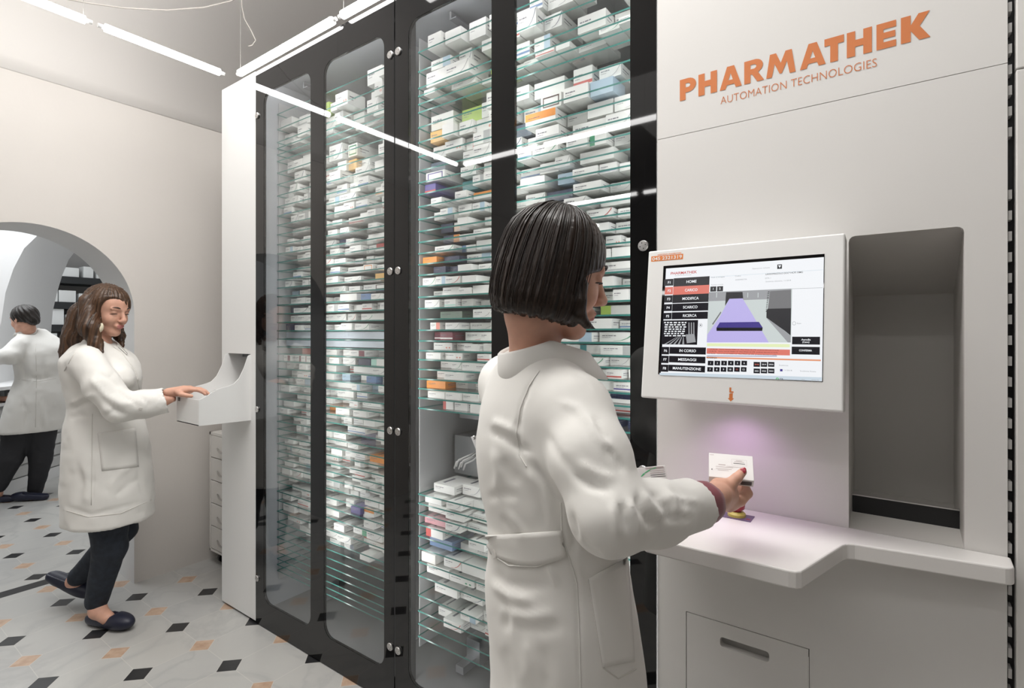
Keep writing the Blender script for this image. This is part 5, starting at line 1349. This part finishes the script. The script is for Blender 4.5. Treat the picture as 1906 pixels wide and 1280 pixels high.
for k, (c_, w_, rot, lab) in enumerate(((KP(1209, 881, 1.20), 62, .12, 'upper of two white boxes with a green curve in her far hand'), (KP(1213, 907, 1.205), 56, .10, 'lower of two white boxes with a green curve in her far hand'))):
    ex_ = (RV*math.cos(rot)+UP*math.sin(rot)*.9-FV*.05).normalized(); ey_ = (UP*.93-RV*.1+FV*.32); ey_ = (ey_-ex_*ey_.dot(ex_)).normalized(); ez_ = ex_.cross(ey_); ez_ = ez_ if ez_.dot(-FV) > 0 else -ez_
    W_2 = w_/FPX*1.2; H_2 = .030
    mb = MB(); mb.obox(c_-ex_*W_2/2-ey_*H_2/2-ez_*.055, ex_*W_2, ey_*H_2, ez_*.055, 0)
    for q in range(5): mb.add([c_+ex_*(W_2*u)+ey_*(H_2*v)+ez_*.0004 for u, v in ((.02, .3-.15*q), (.46, .3-.15*q), (.46, .34-.15*q), (.02, .34-.15*q))], [(0, 1, 2, 3)], 1 if q < 3 else 2)
    mb.add([c_+ex_*(W_2*u)+ey_*(H_2*v)+ez_*.0004 for u, v in ((-.1, .36), (.44, .36), (.44, .44), (-.1, .44))], [(0, 1, 2, 3)], 1)
    pts = [(-.38, -.5), (-.30, -.2), (-.18, .05), (-.0, .28), (.2, .42)]
    for i in range(4):
        (a, b), (c2, d2) = pts[i], pts[i+1]; mb.add([c_+ex_*(W_2*u)+ey_*(H_2*v)+ez_*.0005 for u, v in ((a, b), (a+.045, b), (c2+.045, d2-.05), (c2, d2))], [(0, 1, 2, 3)], 3)
    o = mb.build('held_medicine_box', [mat('card_pale'), mat('print_grey'), mat('print_dark'), mat('print_green', (.10, .50, .22), .4)], bevel=.0006); tag(o, lab, 'medicine box')

# ----------------------------------------------------------------- a generic standing woman in a lab coat (two more stand in the room)
def build_woman(cfg):
    ph_ = cfg['phi']; fd = (math.cos(ph_), math.sin(ph_)); sd = (-math.sin(ph_), math.cos(ph_)); H = cfg['head']; st = cfg['coat']; kids = []; hh = cfg.get('h', .010)
    def coat(P):
        d = s_loft(P, st, fd, sd)
        for S, n in zip(cfg['shoulders'], cfg['necks']): d = smin(d, s_chain(P, [n, S], [.045, .058], .02), .045)
        for pts, rs in cfg['bumps']: d = smin(d, s_chain(P, pts, rs, .02), .04)
        for (pts, rs) in cfg['sleeves']:
            s_ = s_chain(P, pts, rs, .02); pn = (pts[-1]-pts[-2]).normalized(); s_ = np.maximum(s_, (P-V3(pts[-1]-pn*.02))@V3(pn)); s_ = np.maximum(s_, -s_cone(P, pts[-1]-pn*.08, pts[-1]+pn*.05, rs[-1]*.72, rs[-1]*.85)); d = smin(d, s_, .022)
        return smax(d, -s_cone(P, cfg['neck'][1]-UP*.015, cfg['neck'][0], .048, .06), .01)
    lo, hi = cfg['cb']; V, Q = grow(coat, lo, hi, hh); V = relax(V, Q, 1); V = sculpt(V, Q, cfg['folds'], rnd=cfg.get('rnd', [(12, .010), (28, .005)])); c = qmesh('lab_coat', V, Q, cfg.get('coat_mat', COAT), None); kids.append(c); bv = bvh_of(c)
    collar(cfg['neck'][1]+UP*.0, UP*.95-(RV*fd[0]+FV*fd[1])*.2, RV*fd[0]+FV*fd[1], .060, .090, .055, .6, 'collar', c)
    for q in cfg.get('pockets', []): patch(bv, q, 10, 10, .003, .003, 'pocket', COAT, c); seam(bv, [q[0], q[3], q[2], q[1], q[0]], .0016, 'pocket_seam', SEAM, c, 10)
    for q in cfg.get('seams', []): seam(bv, q, .0018, 'coat_seam', SEAM, c, 10)
    for x, y in cfg.get('buttons', []):
        h_, n_ = cast(bv, x, y)
        if h_ is not None: MB().lathe(h_+n_*.001, n_, [(.008, 0), (.008, .002), (.006, .003)], 12).build('button', SEAM, c)
    def headf(P):
        L = H.loc(P); return smin(face_sdf(L)*H.k, s_chain(P, [H.w((-.035, 0, -.035)), H.w((-.025, 0, -.09)), cfg['neck'][1], cfg['neck'][1]-UP*.08], [.048, .046, .05, .06], .02), .018)
    lo, hi = bounds([H.c+Vector((.12, .12, .13)), H.c-Vector((.12, .12, .13)), cfg['neck'][1]-UP*.1], .01); VH, QH = grow(headf, lo, hi, cfg.get('hf', .0045))
    parts = [(VH, QH)]
    def body(P):
        d = s_loft(P, [(z, r, Z, a*.72, b*.8) for z, r, Z, a, b in st if z > .8], fd, sd)
        for pts, rs in cfg['sleeves']: d = smin(d, s_chain(P, pts, [r*.62 for r in rs[:-1]]+[.024], .02), .03)
        for pts, rs in cfg['legs']: d = smin(d, s_chain(P, pts, [r*.8 for r in rs], .02), .03)
        return d
    lo = np.minimum(cfg['cb'][0], np.array(cfg['lb'][0])); hi = np.maximum(cfg['cb'][1], np.array(cfg['lb'][1])); parts.append(grow(body, lo, hi, .016))
    for f in cfg['feet']: 
        lo, hi = bounds(f[0], .06); parts.append(grow(lambda P: s_chain(P, f[0], f[1], .02), lo, hi, .008))
    for ch in cfg['hands']:
        lo, hi = bounds([p for c_, _ in ch for p in c_], .03); parts.append(grow(handfn(ch), lo, hi, .0028))
    Vb, Qb = join(parts); mi = lip_index(H, Vb, Qb); base = cfg['base']; P = rooted('person', Vb, Qb, [SKIN, LIPS], mi, base, cfg['label'])
    lo, hi = cfg['lb']
    def leg(P):
        d = None
        for pts, rs in cfg['legs']: e = s_chain(P, pts, rs, .02); d = e if d is None else smin(d, e, .03)
        return d
    VT, QT = grow(leg, np.array(lo), np.array(hi), .009); VT = sculpt(VT, QT, cfg.get('legfolds', []), rnd=[(30, .006)]); kids.append(qmesh('trousers', VT, QT, cfg['trousers'], None))
    for c_, f, p in cfg['clogs']: kids.append(clog(c_, f, 'clog', None, pitch=p))
    n0 = set(bpy.data.objects); face_extra(H, None, cfg.get('eyes', 'down'))
    kids += [o for o in bpy.data.objects if o not in n0]
    lo, hi = cfg['hb']; V, Q = grow(cfg['hair'], lo, hi, cfg.get('hh', .005)); hair = qmesh('hair', V, Q, cfg['hair_mat'], None); strand_attr(hair, H, V, cfg.get('hk', 30)); kids.append(hair)
    if cfg.get('extra'): cfg['extra'](P, kids, H, hair)
    for o in kids: adopt(o, P)
    return P

# the woman at the delivery tray
z2 = lambda y, Z=2.63: CAMH-(y-HOR)/FPX*Z
r2 = lambda x, Z=2.63: (x-953)/FPX*Z
def Q2(x, y, Z=2.63): return KP(x, y, Z)
H2 = Head(Q2(200, 577, 2.64), math.radians(-11), math.radians(13), k=1.0)
st2 = [(z, r2(cx), 2.64, a, b) for z, cx, a, b in ((z2(967), 200, .200, .185), (z2(930), 200, .204, .185), (z2(850), 197, .184, .18), (z2(800), 195, .166, .17), (z2(757), 192, .140, .15), (z2(720), 190, .148, .16),
       (z2(690), 187, .146, .17), (z2(665), 182, .122, .165), (z2(648), 178, .088, .12), (z2(637), 176, .062, .075))]
S2r, S2l = Q2(162, 672, 2.50), Q2(196, 668, 2.78)
E2, W2 = Q2(224, 757, 2.46), Q2(318, 742, 2.565)
E2l, W2l = Q2(200, 755, 2.82), Q2(222, 792, 2.74)
tray_top = 1.17
def hair2(P):
    L = H2.loc(P); d = s_ell(L, (-.014, 0, .034), (.108, .092, .097)); d = smin(d, s_ell(L, (-.040, 0, -.06), (.080, .092, .11)), .03)
    x, z = L[..., 0], L[..., 2]; y = L[..., 1]
    # long back falling over the shoulder blades, and locks in front of the near shoulder
    d = smin(d, s_chain(P, [Q2(165, 590, 2.66), Q2(150, 630, 2.64), Q2(132, 652, 2.62), Q2(118, 668, 2.60)], [.085, .075, .045, .012], .02), .03)
    d = smin(d, s_chain(P, [Q2(160, 560, 2.56), Q2(168, 610, 2.545), Q2(178, 640, 2.54), Q2(190, 655, 2.535)], [.03, .045, .026, .008], .02), .02)
    d = smin(d, s_chain(P, [Q2(212, 590, 2.74), Q2(222, 625, 2.73), Q2(228, 645, 2.70)], [.03, .022, .008], .02), .02)
    az = np.arctan2(y, x+.012); d = d+.0022*np.sin(az*31+2*np.sin(z*14))+.0014*np.sin(az*71+z*20)+.0012*np.sin(P[..., 0]*420+P[..., 1]*300)
    L = L.copy(); L[..., 2] += .5*np.clip(L[..., 1], -.06, .06)
    f1 = s_ell(L, (.130, -.035, -.020), (.100, .100, .088)); f2 = s_ell(L, (.120, 0, -.10), (.09, .10, .07)); d = smax(d, -np.minimum(f1, f2), .01)
    return d
def extra2(P, kids, H, hair):
    c = Q2(180, 606, 2.545)
    pts = [c+RV*(.026*math.cos(a))+UP*(.026*math.sin(a)) for a in [PI*.85+PI*1.3*k/14 for k in range(15)]]
    kids.append(MB().tube(pts, [.004+.007*math.sin(PI*k/14) for k in range(15)], 8).build('crescent_earring', mat('pearl', (.72, .66, .50), .3), None))
    MB().tube([c+UP*.022-RV*.012, c+UP*.045-RV*.006], .002, 6).build('earring_hook', STEEL, kids[-1])
    rg2 = random.Random(3); hb = bvh_of(hair)
hand2 = left_hand(Q2(326, 729, 2.57), (Q2(372, 722, 2.60)-Q2(326, 729, 2.57)), UP, 1.06, .55)
hand2l = left_hand(Q2(222, 792, 2.74), RV*.9-UP*.3, UP, .95, .6)
foot_f, foot_r = Vector(at_z(206, 1166, 0)), Vector(at_z(142, 1112, .0))
fw = (RV*.95-FV*.28).normalized()
kneeF = Q2(205, 1020, 2.60); hipF = Q2(200, 905, 2.60); ankF = Q2(180, 1118, 2.62)
kneeR = Q2(228, 985, 2.76); hipR = Q2(212, 900, 2.74); ankR = Q2(146, 1072, 2.80)
clogF = Vector((foot_f.x, foot_f.y, 0)); 
clogR = Q2(130, 1098, 2.82)
lo2, hi2 = bounds([RZ(a, b, c) for a in (-2.33, -1.62) for b in (2.38, 2.92) for c in (z2(968), z2(630))], .0)
cfg2 = dict(phi=math.radians(-18), head=H2, coat=st2, shoulders=[S2r, S2l], necks=[Q2(176, 648, 2.58), Q2(186, 648, 2.70)], neck=[H2.w((-.02, 0, -.10)), Q2(184, 642, 2.64)],
    bumps=[([Q2(222, 704, 2.58), Q2(228, 706, 2.66)], [.066, .062])],
    sleeves=[([S2r, Q2(190, 716, 2.455), E2, Q2(272, 752, 2.51), W2], [.070, .072, .068, .064, .062]), ([S2l, E2l, W2l], [.066, .060, .05])],
    cb=(lo2, hi2), lb=bounds([hipF, hipR, ankF, ankR, kneeR, kneeF], .12), folds=[
      ([(190, 745), (215, 765), (240, 775)], 6, -.010), ([(200, 735), (225, 752), (262, 748)], 6, .008), ([(215, 722), (235, 742), (262, 757)], 4, -.008), ([(180, 690), (205, 705), (228, 725)], 5, -.008), ([(165, 700), (190, 728), (205, 745)], 5, .006),
      ([(262, 735), (275, 752), (270, 768)], 4, -.006), ([(283, 732), (292, 748), (290, 762)], 4, .005), ([(128, 765), (150, 752), (175, 745)], 6, -.010), ([(130, 752), (152, 742), (180, 732)], 5, .008), ([(126, 778), (145, 772), (168, 775)], 5, -.007),
      ([(185, 780), (215, 762), (230, 770)], 6, -.008), ([(172, 800), (173, 860), (172, 930)], 3, -.006), ([(200, 880), (220, 850), (255, 835)], 7, -.007), ([(200, 910), (225, 880), (250, 860)], 7, .007), ([(215, 925), (238, 900), (262, 890)], 6, -.007),
      ([(140, 850), (150, 890), (145, 940)], 8, -.006), ([(158, 860), (162, 900), (160, 945)], 7, .006), ([(255, 870), (262, 900), (268, 930)], 5, -.006), ([(205, 690), (215, 705), (240, 730)], 7, -.006), ([(118, 940), (170, 958), (280, 930)], 3, -.004)],
    pockets=[[(182, 806), (252, 796), (258, 868), (190, 876)]], seams=[[(172, 770), (171, 850), (170, 940)], [(118, 948), (165, 962), (225, 955), (281, 930)], [(202, 640), (225, 655), (252, 690), (262, 740)], [(120, 690), (140, 655)]],
    buttons=[(256, 706), (262, 760)], hands=[hand2, hand2l], base=Vector((foot_f.x, foot_f.y, 0)), label='woman with long brown hair and crescent earring reaching into the delivery tray',
    legs=[([hipF, kneeF, ankF], [.105, .070, .050]), ([hipR, kneeR, ankR], [.100, .066, .048])], feet=[([ankF, Q2(182, 1136, 2.61), Q2(200, 1150, 2.58)], [.036, .036, .03]), ([ankR, Q2(138, 1082, 2.81), Q2(150, 1096, 2.80)], [.035, .035, .03])],
    clogs=[(clogF, fw, 0), (clogR, (RV*.95-FV*.1), -.38)], hair=hair2, hair_mat=hair_mat('brown_hair', (.022, .011, .006), (.14, .072, .038), .4), hb=bounds([H2.c+UP*.14, H2.c+RV*.13, H2.c-RV*.13, H2.c+FV*.14, H2.c-FV*.14, Q2(108, 676, 2.60), Q2(236, 660, 2.70)], .02),
    hk=22, trousers=DENIM, eyes='down', extra=extra2, legfolds=[([(190, 1000), (215, 1010)], 4, -.004), ([(188, 1080), (208, 1085)], 4, -.004), ([(186, 1100), (206, 1104)], 4, .004)])
P2 = build_woman(cfg2)

# the woman beyond the arch, seen from behind
Z3 = 4.57
def Q3(x, y, Z=4.9): return KP(x, y, Z-.33)
z3 = lambda y: CAMH-(y-HOR)/FPX*Z3
r3 = lambda x: (x-953)/FPX*Z3
H3 = Head(Q3(45, 594, 4.88), math.radians(172), math.radians(10), k=1.0)
st3 = [(z, r3(cx), 4.62, a*.93, b*.93) for z, cx, a, b in ((z3(803), 55, .18, .26), (z3(770), 60, .18, .255), (z3(730), 66, .165, .225), (z3(705), 67, .15, .19), (z3(670), 67, .16, .205), (z3(645), 64, .15, .20), (z3(625), 58, .10, .14), (z3(612), 54, .065, .08))]
S3r, S3l = Q3(88, 642, 5.02), Q3(38, 642, 4.80)
def hair3(P):
    L = H3.loc(P); d = s_ell(L, (-.016, 0, .032), (.104, .086, .094)); az = np.arctan2(L[..., 1], L[..., 0]+.012)
    d = smin(d, s_ell(L, (-.085, 0, -.02), (.045, .05, .05)), .02); d = d+.003*np.sin(az*17+L[..., 2]*90)
    f1 = s_ell(L, (.12, 0, -.035), (.085, .3, .085)); return smax(smax(d, -f1, .01), -s_ell(L, (0, 0, -.10), (.09, .3, .07)), .01)
lo3, hi3 = bounds([RZ(a, b, c) for a in (r3(-60), r3(118)) for b in (4.22, 4.95) for c in (z3(804), z3(606))], 0)
hip3a, hip3b = Q3(35, 800, 4.92), Q3(76, 800, 5.0)
an3a, an3b = Q3(-2, 905, 4.85), Q3(66, 912, 5.02)
cfg3 = dict(phi=math.radians(150), head=H3, coat=st3, shoulders=[S3r, S3l], necks=[Q3(62, 622, 4.96), Q3(48, 622, 4.88)], neck=[H3.w((-.02, 0, -.10)), Q3(54, 616, 4.93)], bumps=[],
    sleeves=[([S3l, Q3(18, 662, 4.72), Q3(-25, 668, 4.80)], [.075, .070, .058]), ([S3r, Q3(94, 690, 5.15), Q3(40, 735, 5.2), Q3(10, 742, 5.1)], [.07, .065, .055, .05])], cb=(lo3, hi3), lb=bounds([hip3a, hip3b, an3a, an3b], .13), h=.014, hf=.006, hh=.006,
    folds=[([(45, 700), (75, 705), (100, 700)], 4, -.012), ([(50, 640), (60, 680), (62, 720)], 5, .008), ([(30, 660), (45, 690), (48, 720)], 5, -.012), ([(85, 655), (82, 690), (88, 710)], 4, -.010), ([(40, 740), (50, 770), (45, 800)], 5, -.010), ([(75, 740), (80, 770), (85, 800)], 5, .010)],
    seams=[[(35, 706), (70, 710), (104, 704)], [(66, 640), (68, 700), (66, 795)]], hands=[left_hand(Q3(8, 742, 5.1), -RV, UP, 1.0, .5), left_hand(Q3(-28, 668, 4.80), -RV, UP, 1.0, .5)], base=Vector((at_z(40, 925, 0).x, at_z(40, 925, 0).y, 0)),
    label='dark-haired woman in a white coat seen from behind beyond the arch', legs=[([hip3a, Q3(20, 855, 4.86), an3a], [.115, .08, .055]), ([hip3b, Q3(76, 855, 5.0), an3b], [.115, .08, .055])],
    feet=[([an3a, Q3(-6, 920, 4.85), Q3(-14, 926, 4.84)], [.036, .036, .03]), ([an3b, Q3(66, 922, 5.02), Q3(56, 928, 5.02)], [.036, .036, .03])], clogs=[(at_z(-10, 935, 0), -RV*.9-FV*.2, 0), (at_z(54, 931, 0), -RV*.95-FV*.15, 0)],
    hair=hair3, hair_mat=hair_mat('black_hair', (.008, .006, .005), (.035, .026, .022), .4), hb=bounds([H3.c], .15), trousers=BLKTR, eyes='down')
P3 = build_woman(cfg3)

c_ = Q2(390, 741, 2.60); e_ = (RV*.8-FV*.6).normalized()
o = MB().obox(c_-e_*.035, e_*.07, (FV*.5+RV*.4+UP*.35).normalized()*.045, UP*.016).build('silver_medicine_box', mat('silver_card', (.50, .51, .52), .3, .3), bevel=.001)
tag(o, 'small silvery grey medicine box in the delivery tray under the fingers', 'medicine box')
